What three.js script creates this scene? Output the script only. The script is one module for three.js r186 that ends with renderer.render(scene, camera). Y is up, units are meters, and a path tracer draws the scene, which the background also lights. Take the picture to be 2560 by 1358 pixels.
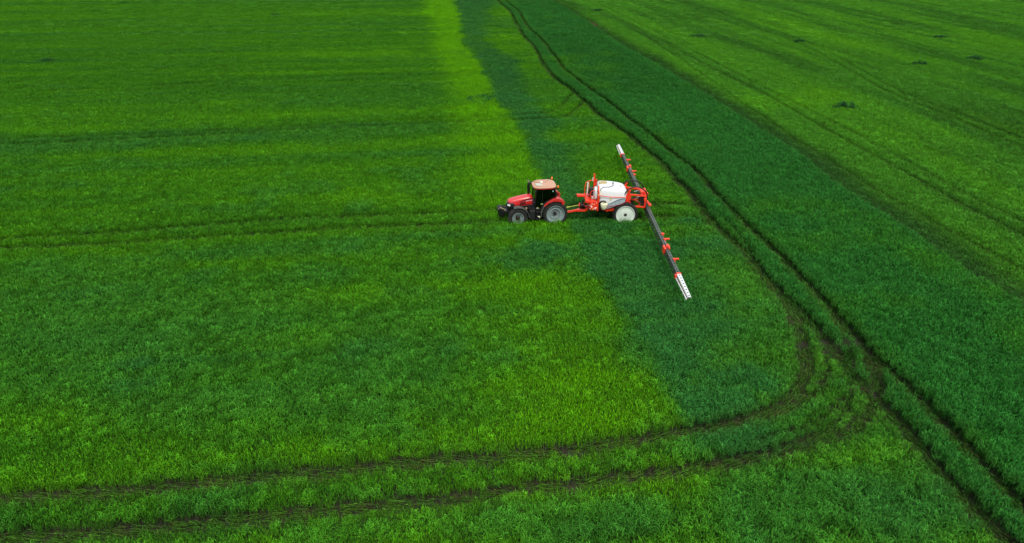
import * as THREE from 'three';
import { mergeGeometries, toCreasedNormals } from 'three/addons/utils/BufferGeometryUtils.js';
import { RoundedBoxGeometry } from 'three/addons/geometries/RoundedBoxGeometry.js';

// ---------------------------------------------------------------- camera, sky, sun, exposure
const scene = new THREE.Scene();
const camera = new THREE.PerspectiveCamera(43.37, 2560 / 1358, 0.5, 6000);
camera.position.set(0, 18, 0);
camera.rotation.set(-27.5 * Math.PI / 180, 0, 0);

const renderer = new THREE.WebGLRenderer({ antialias: true });
renderer.setSize(1024, 543);
renderer.toneMapping = THREE.LinearToneMapping;
renderer.toneMappingExposure = 1.5;
renderer.shadowMap.enabled = true;

{ // overcast sky: bright overhead, dimmer towards the horizon (the usual overcast law)
  const w = 64, h = 32, d = new Float32Array(w * h * 4);
  for (let j = 0; j < h; j++) {
    const el = ((j + 0.5) / h - 0.5) * Math.PI, s = Math.max(0, Math.sin(el));
    const L = el < 0 ? 0.3 : 0.98 * (1 + 2 * s) / 3;
    for (let i = 0; i < w; i++) d.set([L * 0.97, L * 0.995, L * 1.03, 1], (j * w + i) * 4);
  }
  const t = new THREE.DataTexture(d, w, h, THREE.RGBAFormat, THREE.FloatType);
  t.mapping = THREE.EquirectangularReflectionMapping;
  t.magFilter = t.minFilter = THREE.LinearFilter;
  t.needsUpdate = true;
  scene.background = t;
  scene.environment = t;
}
const sun = new THREE.DirectionalLight(0xfff4e4, 1.5); // veiled by the cloud
sun.position.set(12 + 8, 70, 64 - 42);
sun.target.position.set(8, 0, -42);
sun.castShadow = true;
sun.shadow.radius = 28;
sun.shadow.mapSize.set(2048, 2048);
Object.assign(sun.shadow.camera, { left: -120, right: 120, top: 140, bottom: -60, near: 1, far: 400 });
scene.add(sun, sun.target);

// ---------------------------------------------------------------- small tools
let seed = 20240607;
const rnd = () => { seed = (seed + 0x6D2B79F5) | 0; let t = Math.imul(seed ^ (seed >>> 15), 1 | seed); t = (t + Math.imul(t ^ (t >>> 7), 61 | t)) ^ t; return ((t ^ (t >>> 14)) >>> 0) / 4294967296; };
const rr = (a, b) => a + (b - a) * rnd();
const clamp = (v, a = 0, b = 1) => Math.max(a, Math.min(b, v));
const smooth = (a, b, v) => { const t = clamp((v - a) / (b - a)); return t * t * (3 - 2 * t); };
const mix = (a, b, t) => a + (b - a) * t;
const hash2 = (i, j) => { let h = Math.imul(i, 374761393) + Math.imul(j, 668265263) | 0; h = Math.imul(h ^ (h >>> 13), 1274126177); return ((h ^ (h >>> 16)) >>> 0) / 4294967296; };
const vnoise = (x, y) => { const i = Math.floor(x), j = Math.floor(y); let u = x - i, v = y - j; u = u * u * (3 - 2 * u); v = v * v * (3 - 2 * v); return mix(mix(hash2(i, j), hash2(i + 1, j), u), mix(hash2(i, j + 1), hash2(i + 1, j + 1), u), v); };
const fbm = (x, y, n = 3) => { let s = 0, a = 0.5, t = 0; for (let k = 0; k < n; k++) { s += a * vnoise(x, y); t += a; x = x * 2.03 + 17.3; y = y * 2.03 - 9.1; a *= 0.55; } return s / t; };
const V = (x, y, z) => new THREE.Vector3(x, y, z);
// field map in metres: wheel ruts [strength, half width, [[x, z] ...]]
const RUTS = [
 [1,0.3,[[-3.83,-174.78],[-1.95,-161.73],[-0.16,-148.45],[0.95,-131.22],[1.99,-118.22],[3.09,-109.58],[3.72,-104.33],[3.9,-98.01],[4.45,-91.57],[5.38,-84.92],[6.69,-79.5],[7.84,-73.24],[8.81,-67.49],[10.34,-61.58],[11.2,-57.07],[12.01,-53.2],[12.25,-50.4],[12.74,-46.6],[12.92,-42.55],[13.2,-39.6],[13.55,-37.3],[13.87,-35.15],[13.95,-33.01],[14.17,-30.73],[14.52,-28.39],[14.73,-26.41],[14.76,-24.15],[14.92,-22.5],[15.18,-21.49],[15.23,-20.11],[15.23,-19.14],[15.42,-17.94],[15.46,-17.1],[15.57,-16.2],[15.7,-15.53],[15.84,-14.56]]],
 [1,0.31,[[-2.1,-174.78],[0.26,-158.75],[1.64,-148.45],[2.2,-136.53],[3.14,-124.87],[4.31,-118.22],[5.42,-106.72],[6.13,-98.01],[6.84,-89.75],[8.03,-83.78],[9.19,-77.9],[10.29,-72.89],[10.98,-68.74],[11.54,-65.27],[12.78,-59.07],[13.77,-53.41],[14.23,-50.68],[14.54,-46.6],[14.79,-43.26],[14.91,-40.29],[15.39,-37.3],[15.77,-34.8],[15.9,-31.5],[15.99,-29.3],[16.19,-26.98],[16.18,-25.2],[16.59,-24.1],[16.77,-22.95],[16.8,-21.42],[16.93,-19.6],[17.1,-18.07],[17.24,-16.71],[17.37,-15.32]]],
 [1,0.31,[[13.95,-33.01],[14.1,-30.94],[13.93,-28.76],[13.39,-26.08],[13.05,-24.92],[12.32,-23.39],[11.54,-22.56],[10.65,-21.76],[9.63,-21.32],[8.77,-20.94],[7.49,-20.66],[6.48,-20.43],[4.69,-20.04],[2.04,-19.63],[-0.52,-19.24],[-3.65,-18.81],[-6.07,-18.44],[-9.64,-18.01],[-12.72,-17.61],[-14.46,-17.43],[-17.48,-17.03],[-19.35,-16.78]]],
 [0.95,0.31,[[16.19,-26.98],[15.99,-25.2],[15.66,-23.87],[15.35,-23.04],[14.62,-21.94],[13.66,-21.03],[12.6,-20.24],[11.48,-19.82],[10.29,-19.5],[9.39,-19.16],[7.94,-18.83],[6.06,-18.5],[3.78,-18.17],[0.7,-17.67],[-1.67,-17.23],[-5.12,-16.76],[-8.6,-16.3],[-9.94,-16.15],[-12.23,-15.86],[-14.17,-15.62],[-15.75,-15.45],[-18.12,-15.13]]],
 [0.75,0.2,[[14.44,-30.73],[14.66,-28.76],[14.67,-27.74],[14.36,-26.08],[14.07,-25.11],[13.48,-23.92],[12.75,-22.9],[11.9,-22.17],[10.9,-21.47],[9.46,-21.08]]],
 [0.6,0.19,[[15.7,-28.95],[15.58,-26.57],[15.25,-25.38],[14.76,-24.15],[14.07,-22.71],[13.25,-21.54],[12.52,-20.87],[11.12,-20.09],[9.69,-19.43]]],
 [0.5,0.19,[[13.59,-22.63],[12.46,-21.49],[11.04,-20.66],[9.45,-20.09]]],
 [0.6,0.22,[[14.92,-22.5],[13.84,-21.37],[12.85,-20.54],[11.85,-19.98]]],
 [0.6,0.19,[[9.82,-44.73],[11.67,-44.2],[12.88,-43.47],[13.68,-41.86],[14.13,-39.29],[14.27,-36.15]]],
 [0.6,0.19,[[8.47,-41.66],[10.16,-42.2],[11.56,-41.86],[12.6,-40.74],[13.29,-38.99],[13.68,-36.15],[13.93,-33.62]]],
 [0.62,0.34,[[11.62,-43.98],[6.62,-43.83],[3.3,-43.62],[-1.09,-43.04],[-7.49,-42.2],[-13.2,-41.66],[-18.05,-40.8],[-22.68,-39.78],[-26.29,-39.11],[-31.69,-38.39],[-36.11,-37.7]]],
 [0.62,0.34,[[10.63,-41.86],[7.41,-41.66],[3.17,-41.53],[-0.26,-41.13],[-7.22,-40.35],[-11.75,-39.91],[-16.44,-39.05],[-21.93,-38.16],[-27.22,-37.35],[-30.78,-37.02],[-35.0,-36.25]]],
 [0.6,0.34,[[7.44,-72.54],[5.57,-67.34],[4.74,-66.74],[-0.2,-65.85],[-6.96,-65.13],[-10.7,-64.28],[-18.71,-62.9],[-25.5,-61.45],[-31.99,-59.92],[-38.38,-58.83],[-44.65,-57.88],[-50.66,-56.62]]],
 [0.5,0.34,[[6.69,-76.54],[3.85,-68.74],[-0.2,-67.65],[-5.42,-66.89],[-10.91,-65.7],[-23.14,-63.04],[-32.52,-61.06],[-39.14,-60.17],[-45.69,-59.43],[-52.08,-58.47]]],
 [0.5,0.36,[[6.51,-95.11],[3.75,-93.72],[-2.9,-92.36],[-7.83,-88.01],[-14.05,-87.28],[-34.08,-83.12],[-45.41,-79.91],[-57.32,-76.92],[-64.83,-75.04]]],
 [0.35,0.36,[[3.68,-91.83],[-2.85,-90.52],[-13.77,-85.38],[-33.36,-81.17],[-56.07,-75.04]]],
 [0.45,0.36,[[0.66,-117.38],[-11.51,-113.75],[-17.56,-111.44],[-34.36,-105.34],[-57.41,-100.45],[-71.55,-98.31],[-81.14,-96.25]]],
 [0.35,0.36,[[-11.73,-116.15],[-17.95,-114.14],[-35.09,-107.78],[-58.57,-102.68]]],
 [0.35,0.36,[[-6.42,-145.29],[-21.96,-141.66],[-43.12,-133.82],[-68.54,-125.34],[-86.21,-120.36]]],
 [0.3,0.36,[[-15.99,-161.73],[-40.84,-154.47],[-78.07,-144.06],[-98.08,-138.2]]],
 [0.3,0.42,[[-14.15,-88.01],[-28.59,-85.61],[-41.54,-81.59]]],
 [0.55,0.28,[[18.09,-164.81],[22.54,-126.28],[26.36,-90.78],[28.43,-75.97],[29.25,-63.86],[30.25,-54.02],[30.92,-46.36],[31.98,-38.87],[32.54,-34.85]]],
 [0.5,0.28,[[19.9,-164.81],[24.2,-127.73],[28.18,-90.27],[30.11,-74.13],[31.65,-59.8],[32.79,-44.95],[33.34,-40.87],[33.82,-36.58]]],
 [0.4,0.33,[[42.18,-184.0],[43.12,-133.82],[44.79,-108.49],[42.67,-76.54],[43.63,-65.7],[44.11,-57.07]]],
 [0.35,0.33,[[44.63,-185.95],[44.98,-133.82],[46.5,-108.49],[44.18,-77.51],[45.02,-66.74],[45.69,-59.43]]],
 [0.3,0.28,[[64.07,-174.78],[61.55,-119.5],[60.43,-81.59]]],
 [0.3,0.28,[[20.82,-133.82],[23.41,-98.01],[24.88,-67.96],[26.11,-52.01],[27.28,-42.2],[28.84,-34.11]]],
];
const stripRight = [[-203.44,-16.79],[-173.01,-13.73],[-132.47,-9.2],[-110.31,-7.45],[-97.02,-4.69],[-80.77,-2.57],[-72.5,-1.49],[-68.35,-0.48],[-64.33,0.76],[-59.69,1.14],[-53.48,1.69],[-47.02,2.63],[-43.17,3.26],[-40.13,3.84],[-38.0,3.92],[-33.76,4.68],[-30.63,5.17],[-26.87,5.62],[-23.49,6.11],[-21.64,6.56],[-20.45,6.77],[-14.56,6.41]]; // [z, x]
const stripLeft = [[-203.44,-25.41],[-173.01,-20.83],[-114.17,-12.5],[-88.85,-8.66],[-72.15,-6.34],[-62.94,-4.87],[-53.48,-3.74],[-47.02,-2.92],[-40.45,-2.06],[-35.78,-1.17],[-31.91,-0.64],[-28.66,-0.2],[-26.54,0.19],[-23.77,0.51],[-20.45,0.77],[-14.56,0.74]]; // [z, x]
const blueRight = [[-192.23,-4.71],[-173.01,-4.73],[-132.47,-4.78],[-106.69,-3.31],[-97.02,0.55],[-81.84,0.95],[-72.15,2.54],[-65.77,4.28],[-60.31,3.43],[-53.48,4.56],[-49.62,5.19],[-43.17,5.98],[-39.2,7.79],[-35.26,8.77],[-30.22,8.59],[-26.54,8.53],[-23.77,8.9],[-21.4,9.21],[-20.45,9.15],[-14.56,7.64]]; // [z, x]
const trackLeft = [[-173.01,-3.79],[-160.09,-1.93],[-146.94,-0.16],[-129.89,0.94],[-117.02,1.97],[-108.47,3.06],[-103.28,3.68],[-97.02,3.86],[-90.64,4.41],[-84.06,5.33],[-78.7,6.62],[-72.5,7.77],[-66.81,8.72],[-60.95,10.24],[-56.49,11.09],[-52.66,11.89],[-49.89,12.12],[-46.13,12.61],[-42.12,12.79],[-39.2,13.07],[-36.92,13.41],[-34.8,13.73],[-32.68,13.81],[-30.42,14.03],[-28.11,14.37],[-26.14,14.58],[-23.91,14.61],[-22.28,14.77],[-21.27,15.02],[-19.91,15.07],[-18.94,15.07],[-17.75,15.26],[-16.93,15.31],[-16.03,15.41],[-15.37,15.54],[-14.41,15.68]]; // [z, x]
const boundary = [[-191.13,5.72],[-172.03,8.47],[-156.25,11.26],[-143.0,12.73],[-135.47,13.97],[-121.99,15.06],[-106.78,17.04],[-93.61,19.11],[-82.24,20.51],[-71.91,21.85],[-64.81,22.66],[-56.28,23.62],[-45.32,24.1],[-38.97,24.81],[-32.63,25.51],[-30.05,26.04],[-26.72,26.44]]; // [z, x]
const PALE_PATCHES = [[3.16,-21.27,2.69,0.92,1],[1.83,-26.04,2.74,1.23,0.6],[2.84,-29.82,2.63,1.79,0.6],[1.1,-33.28,3.09,0.85,0.5],[1.5,-38.89,3.75,1.33,0.7],[-0.62,-50.54,2.48,4.7,0.5],[-1.77,-59.07,3.19,4.9,0.7],[-3.57,-67.27,2.78,3.06,0.6],[-6.41,-114.17,3.2,34.14,0.4],[-22.83,-100.69,13.13,3.16,0.6],[1.76,-19.07,1.91,0.29,1],[-16.55,-17.83,2.52,0.48,0.5],[-12.02,-18.72,3.19,0.51,0.5],[9.2,-25.56,0.81,1.58,0.6],[9.38,-22.8,0.75,1.21,0.6],[-10.7,-45.03,3.1,1.7,0.6],[-24.49,-36.59,4.04,0.55,0.5],[-13.39,-35.26,6.0,0.82,0.35],[-18.94,-34.75,4.57,0.71,0.3],[-2.28,-116.19,1.17,2.47,1],[2.21,-97.02,2.21,4.14,0.5],[-1.39,-79.72,2.77,2.89,0.5],[-28.73,-72.15,3.38,1.38,0.4],[-50.22,-78.7,6.39,2.02,0.3],[10.29,-38.0,1.47,2.34,0.35],[9.28,-40.45,1.55,1.94,0.4],[12.38,-31.91,1.28,2.66,0.4],[45.82,-64.33,2.29,4.26,0.6],[40.86,-100.06,5.11,7.85,0.4],[28.06,-73.92,3.46,3.62,0.4],[33.98,-75.77,2.65,3.41,0.4],[7.65,-22.15,0.65,0.77,0.3],[-4.67,-35.78,2.8,0.74,0.4],[5.86,-22.15,0.98,0.77,0.4],[11.36,-21.64,0.64,0.62,0.5],[14.48,-25.25,0.71,1.55,0.35],[6.97,-57.87,2.09,4.73,0.25],[6.42,-47.02,1.75,2.48,0.3],[-32.51,-46.21,3.46,0.8,0.3],[-21.73,-62.94,3.75,1.09,0.3],[-64.49,-135.14,38.99,34.5,0.15],[59.61,-127.4,29.8,30.72,0.3]]; // [x, z, rx, rz, weight]; the broadest far ones put distance brightness into the leaf colour
const BLUE_PATCHES = [[1.41,-36.21,2.59,0.87,0.9],[0.69,-35.16,2.76,0.82,0.9],[6.66,-36.59,2.14,2.48,0.8],[6.93,-26.87,2.06,2.74,0.7],[8.26,-22.02,1.22,1.15,1],[-4.22,-23.35,2.71,0.45,0.4],[-20.59,-31.26,4.41,0.94,0.6],[0.0,-29.42,1.2,0.58,0.4],[-1.27,-25.63,2.71,0.32,0.5],[-8.98,-36.32,2.84,1.09,0.35],[-11.34,-32.82,2.18,1.15,0.4],[-17.42,-29.82,1.21,0.79,0.4],[-14.89,-59.07,3.55,1.46,0.3],[-19.58,-43.17,3.26,1.01,0.3],[-7.6,-103.28,1.75,3.98,0.2],[-2.58,-40.45,1.55,0.78,0.3],[-3.45,-73.92,0.6,1.63,0.9],[1.99,-67.27,2.78,1.07,0.8],[-9.44,-22.15,4.88,0.46,0.35],[-19.17,-23.49,3.39,0.7,0.4],[2.84,-15.64,3.87,0.65,0.6],[-2.5,-17.55,3.47,0.26,0.5],[9.32,-19.77,1.81,0.3,0.5],[11.67,-16.65,4.42,1.93,0.75],[10.06,-43.17,1.63,1.43,0.4],[7.1,-31.05,1.67,2.55,0.5],[4.59,-53.99,1.96,2.09,0.5],[-11.17,-19.13,1.76,0.25,0.3],[-4.6,-31.05,1.67,0.85,0.4],[-6.57,-20.22,4.58,0.31,0.3],[46.7,-94.15,6.45,3.36,0.3],[59.59,-103.28,4.67,3.31,0.4],[31.93,-65.77,3.5,2.36,0.3],[37.69,-55.6,4.04,2.2,0.3],[-17.92,-27.92,8.29,4.76,0.5],[-6.01,-25.88,4.74,3.57,0.4],[-10.25,-22.15,8.13,1.29,0.45],[2.87,-15.97,4.7,1.0,0.55],[-7.52,-15.8,5.19,0.49,0.35],[-23.82,-33.28,4.85,1.89,0.4]];
const WEEDS = [[30.66,-117.69],[34.83,-71.36],[70.09,-116.85],[64.27,-97.87],[54.77,-94.12],[18.06,-152.4],[45.54,-112.85],[-88.54,-166.45],[-47.17,-144.63],[-63.76,-96.11],[-10.81,-26.36]];
// ---------------------------------------------------------------- the field
const at = (c, z) => { // x of a map line at depth z
  if (z <= c[0][0]) return c[0][1] + (z - c[0][0]) * (c[1][1] - c[0][1]) / (c[1][0] - c[0][0]);
  for (let i = 1; i < c.length; i++) if (z <= c[i][0]) { const t = (z - c[i - 1][0]) / (c[i][0] - c[i - 1][0]); return mix(c[i - 1][1], c[i][1], t); }
  const n = c.length; return c[n - 1][1] + (z - c[n - 1][0]) * (c[n - 1][1] - c[n - 2][1]) / (c[n - 1][0] - c[n - 2][0]);
};
// wheel ruts, rounded by splitting them into short straight pieces
const rutSegments = [];
for (const [strength, width, pts] of RUTS) {
  const c = new THREE.CatmullRomCurve3(pts.map(p => V(p[0], 0, p[1])), false, 'centripetal');
  const n = Math.max(8, Math.ceil(c.getLength() / 1.5)), ps = c.getSpacedPoints(n);
  const wob = rr(0, 99);
  for (const p of ps) { p.x += (vnoise(p.x * 0.35 + wob, p.z * 0.35) - 0.5) * 0.22; p.z += (vnoise(p.x * 0.35, p.z * 0.35 + wob) - 0.5) * 0.22; }
  for (let i = 0; i < n; i++) rutSegments.push([ps[i].x, ps[i].z, ps[i + 1].x - ps[i].x, ps[i + 1].z - ps[i].z, width, strength]);
}
const CELL = 4, rutGrid = new Map();
for (const s of rutSegments) {
  const m = 3, x0 = Math.min(s[0], s[0] + s[2]) - m, x1 = Math.max(s[0], s[0] + s[2]) + m, z0 = Math.min(s[1], s[1] + s[3]) - m, z1 = Math.max(s[1], s[1] + s[3]) + m;
  for (let i = Math.floor(x0 / CELL); i <= Math.floor(x1 / CELL); i++) for (let j = Math.floor(z0 / CELL); j <= Math.floor(z1 / CELL); j++) {
    const k = i * 4096 + j; if (!rutGrid.has(k)) rutGrid.set(k, []); rutGrid.get(k).push(s);
  }
}
const NORUT = { d: 9, s: 0, w: 0.3, dx: 1, dz: 0, nx: 0, nz: 0 };
function rutAt(x, z) { // nearest rut: distance in rut half widths, its direction and the way to it
  const l = rutGrid.get(Math.floor(x / CELL) * 4096 + Math.floor(z / CELL));
  if (!l) return NORUT;
  let best = NORUT, bd = 9;
  for (const s of l) {
    const q = s[2] * s[2] + s[3] * s[3], t = clamp(((x - s[0]) * s[2] + (z - s[1]) * s[3]) / q);
    const ex = s[0] + s[2] * t - x, ez = s[1] + s[3] * t - z, d = Math.hypot(ex, ez), k = d / s[4] / (0.5 + 0.5 * s[5]);
    if (k < bd) { const r = Math.sqrt(q); bd = k; best = { d: k, m: d, s: s[5], w: s[4], dx: s[2] / r, dz: s[3] / r, nx: ex / (d + 1e-6), nz: ez / (d + 1e-6) }; }
  }
  return best;
}
const CA = Math.cos(0.128), SA = Math.sin(0.128); // drilling direction
const patch = (list, x, z) => { let s = 0; const k = 1.1 + 0.055 * -z; x += (fbm(x * 0.5 + 70, z * 0.5, 3) - 0.5) * k * 1.6; z += (fbm(x * 0.45, z * 0.45 + 90, 3) - 0.5) * k; for (const [cx, cz, rx, rz, a] of list) { const u = (x - cx) / rx, v = (z - cz) / rz, q = u * u + v * v; if (q < 5) s = Math.max(s, a * Math.exp(-q * q * 0.6)); } return s; };
// leaf colours of the stands (base colour, linear)
const LEAF = { mid: [0.046, 0.198, 0.007], pale: [0.112, 0.375, 0.003], blue: [0.025, 0.135, 0.022], head: [0.021, 0.136, 0.017], right: [0.062, 0.245, 0.016], verge: [0.026, 0.104, 0.013], laid: [0.060, 0.138, 0.019], dry: [0.085, 0.080, 0.030] };
const lerpC = (a, b, t) => [mix(a[0], b[0], t), mix(a[1], b[1], t), mix(a[2], b[2], t)];
function stand(x, z) { // what grows here: zone, colour, height, how much the leaves hang
  const u = x * CA - z * SA, v = x * SA + z * CA;
  const wob = (fbm(x * 0.22, z * 0.22) - 0.5) * 2.2;
  const xb = at(boundary, z), xt = at(trackLeft, z), o = {};
  const n1 = fbm(u * 0.022 + 5, v * 0.34), n2 = fbm(x * 0.30 + 40, z * 0.30 + 11), n3 = fbm(u * 0.06 - 31, v * 0.9 + 7), n4 = fbm(x * 0.11 + 3, z * 0.07 - 8);
  if (x + 0.12 * wob > xb) {
    const e = x - xb, q = Math.hypot(x - 14.3, (z + 134) * 0.35);
    o.zone = 'right';
    const t = smooth(1.2, 3.8, e + wob * 0.6);
    // streaks run along this field's own rows, parallel to its edge
    const m1 = fbm(e * 0.30 + 9, z * 0.03 + 2), m2 = fbm(e * 0.75, z * 0.06 + 20);
    o.c = lerpC(LEAF.verge, lerpC(LEAF.right, LEAF.pale, clamp(0.75 * patch(PALE_PATCHES, x, z) + 0.9 * (m1 - 0.5))), t);
    o.c = lerpC(o.c, LEAF.verge, 0.7 * clamp(0.8 * patch(BLUE_PATCHES, x, z) + 1.1 * smooth(0.48, 0.75, 1 - m1) * 0.6 + 0.45 * smooth(0.5, 0.8, m2) ) * t);
    if (q < 1.6) o.c = LEAF.dry;
    o.h = mix(0.24, 0.46, smooth(0.6, 4, e)) * mix(0.85, 1.15, m2); o.droop = 0.15;
  } else if (x > xt + 0.1 * wob) {
    o.zone = 'headland';
    o.c = lerpC(LEAF.head, LEAF.mid, clamp(1.3 * (n2 - 0.5) + 1.5 * (n4 - 0.56) + patch(PALE_PATCHES, x, z)));
    o.c = lerpC(o.c, LEAF.blue, clamp(0.3 * patch(BLUE_PATCHES, x, z)));
    o.h = 0.70 * mix(0.85, 1.12, n2); o.droop = 0.8;
  } else {
    o.zone = 'field';
    const sl = at(stripLeft, z), sr = at(stripRight, z), br = at(blueRight, z), far = smooth(-30, -80, z);
    const soft = mix(1, 5, smooth(-22, -18.5, z)), edge = wob * 0.6 + (fbm(x * 1.1, z * 1.1 + 50) - 0.5) * 1.3;
    const inStrip = smooth(-2.4, 2.0, x - sl + wob) * (1 - smooth(-0.5 * soft, 0.7 * soft, x - sr + edge));
    const inBlue = smooth(-0.4 * soft, 0.7 * soft, x - sr + edge) * (1 - smooth(-1.5, 1.5, x - br + wob * 1.2));
    const right = smooth(-1.5, 1.5, x - br + wob * 1.2);
    let pale = 0.35 * smooth(0.45, 0.8, n1) + 0.25 * smooth(0.5, 0.8, n3) + inStrip * mix(0.4, 0.95, far) * mix(0.55, 1.2, n3);
    let blue = 0.7 * smooth(0.5, 0.8, 1 - n1) * (1 - 0.45 * far) + 0.5 * smooth(0.55, 0.8, n2) * (1 - 0.6 * far);
    blue = blue * (1 - 0.8 * inStrip * far) + inBlue * mix(0.75, 1.1, n2) + right * (0.4 * smooth(0.42, 0.7, n4) + 0.6 * smooth(-48, -36, z) * mix(0.5, 1.2, n2));
    pale = pale * (1 - inBlue) + right * 0.08 * (1 - smooth(-48, -36, z));
    pale = Math.max(pale, 0.9 * patch(PALE_PATCHES, x, z) * mix(0.75, 1.2, n2)); blue = Math.max(blue * (1 - 0.6 * pale), patch(BLUE_PATCHES, x, z) * mix(0.6, 1.3, n2));
    pale *= 1 - 0.8 * clamp(blue);
    o.c = lerpC(lerpC(LEAF.mid, LEAF.pale, clamp(pale)), LEAF.blue, clamp(blue));
    o.h = 0.50 * mix(0.88, 1.1, n2) * mix(1, 1.12, clamp(blue)); o.droop = clamp(0.18 + 0.75 * blue - 0.25 * pale);
  }
  return o;
}

// a patch of cereal plants, each a thin stem with short leaves arching off its upper part. Heights are for a 1 m stand, scaled on planting.
function plantPatch(size, plants, leavesPer, segs, droop, width) {
  const pos = [], nor = [], col = [], idx = [];
  const per = Math.ceil(Math.sqrt(plants));
  const strip = (pts, side, ws, tint) => { // a ribbon along pts, side = unit vector across
    const b0 = pos.length / 3;
    for (let i = 0; i < pts.length; i++) {
      const p = pts[i], q = pts[Math.min(i + 1, pts.length - 1)], o = pts[Math.max(0, i - 1)];
      const n = V(q[0] - o[0], q[1] - o[1], q[2] - o[2]).cross(side).normalize(); if (n.y < 0) n.negate();
      for (const s of [-0.5, 0.5]) { pos.push(p[0] + side.x * s * ws[i], p[1] + side.y * s * ws[i], p[2] + side.z * s * ws[i]); nor.push(n.x, n.y, n.z); col.push(...tint); }
      if (i) { const k = b0 + i * 2; idx.push(k - 2, k - 1, k, k - 1, k + 1, k); }
    }
  };
  for (let k = 0; k < plants; k++) {
    const bx = ((k % per) + rnd()) / per * size * 1.1 - size * 0.55, bz = (Math.floor(k / per) + rnd()) / per * size * 1.1 - size * 0.55;
    const top = rr(0.6, 1.0), la = rnd() * 6.283, lean = rr(0, 0.07), tx = bx + Math.cos(la) * lean, tz = bz + Math.sin(la) * lean;
    const tone = rr(0.55, 1.35) * (rnd() < 0.14 ? 1.35 : 1), warm = rr(0.85, 1.15), sa = rnd() * 6.283;
    strip([[bx, 0, bz], [(bx + tx) / 2, top / 2, (bz + tz) / 2], [tx, top, tz]], V(Math.cos(sa), 0, Math.sin(sa)), [width * 0.5, width * 0.42, width * 0.3], [tone * warm * 1.1, tone, tone]);
    for (let l = 0; l < leavesPer; l++) {
      const a = rnd() * 6.283, at0 = top * rr(droop ? 0.55 : 0.35, 0.98), len = rr(0.09, 0.19) * (droop ? 1.15 : 1), w = width * rr(0.75, 1.3);
      const dx = Math.cos(a), dz = Math.sin(a), a0 = droop ? rr(0.25, 0.8) : rr(0.08, 0.45), bend = droop ? rr(0.7, 2.1) : rr(0.1, 1.0) * (rnd() < 0.25 ? 1.8 : 1);
      const t2 = tone * rr(0.65, 1.3) * (droop && rnd() < 0.15 ? 1.35 : 1), f = at0 / top, tw = rr(-0.5, 0.5);
      let h = 0, y = at0; const pts = [[bx + (tx - bx) * f, y, bz + (tz - bz) * f]], ws = [w * 0.55];
      for (let i = 1; i <= segs; i++) { const an = a0 + bend * Math.pow((i - 0.5) / segs, 1.3); h += Math.sin(an) * len / segs; y += Math.cos(an) * len / segs * 2; pts.push([pts[0][0] + dx * h, y, pts[0][2] + dz * h]); ws.push(i === segs ? w * 0.08 : w * (1 - 0.3 * i / segs)); }
      strip(pts, V(-dz * Math.cos(tw), Math.sin(tw), dx * Math.cos(tw)), ws, [t2 * warm, t2, t2 * rr(0.85, 1.15)]);
    }
  }
  const g = new THREE.BufferGeometry();
  g.setAttribute('position', new THREE.Float32BufferAttribute(pos, 3));
  g.setAttribute('normal', new THREE.Float32BufferAttribute(nor, 3));
  g.setAttribute('color', new THREE.Float32BufferAttribute(col, 3));
  g.setIndex(idx);
  return g;
}
const leafMat = new THREE.MeshPhysicalMaterial({ color: 0xffffff, vertexColors: true, roughness: 0.6, side: THREE.DoubleSide, specularIntensity: 0.1 });
// sizes of patch: near, middle distance, far
const LOD = [ // side of the patch, then plants, leaves each, bends in a leaf, leaf width
  { size: 0.30, upright: [23, 3, 3, 0.014], hanging: [20, 4, 3, 0.018] },
  { size: 0.60, upright: [120, 3, 2, 0.018], hanging: [104, 4, 2, 0.022] },
  { size: 1.20, upright: [420, 3, 2, 0.026], hanging: [360, 4, 2, 0.030] },
];
const shapes = LOD.map(l => [0, 1].map(d => [0, 1, 2, 3].map(() => { const q = d ? l.hanging : l.upright; return plantPatch(l.size, q[0], q[1], q[2], d, q[3]); })));
const planted = {}; // zone -> lod/droop/variant -> matrices and colours
const M4 = new THREE.Matrix4(), Q = new THREE.Quaternion(), Q2 = new THREE.Quaternion(), UP = V(0, 1, 0);
function plant(zone, lod, droop, x, z, turn, tiltAxis, tilt, sx, sy, c) {
  const k = lod * 8 + droop * 4 + Math.floor(rnd() * 4);
  const b = ((planted[zone] ||= {})[k] ||= { m: [], c: [] });
  Q.setFromAxisAngle(UP, turn);
  if (tilt) { Q2.setFromAxisAngle(tiltAxis, tilt); Q.premultiply(Q2); }
  M4.compose(V(x, 0, z), Q, V(sx, sy, sx));
  b.m.push(...M4.elements); b.c.push(c[0], c[1], c[2]);
}
const AX = V(1, 0, 0);
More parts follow.
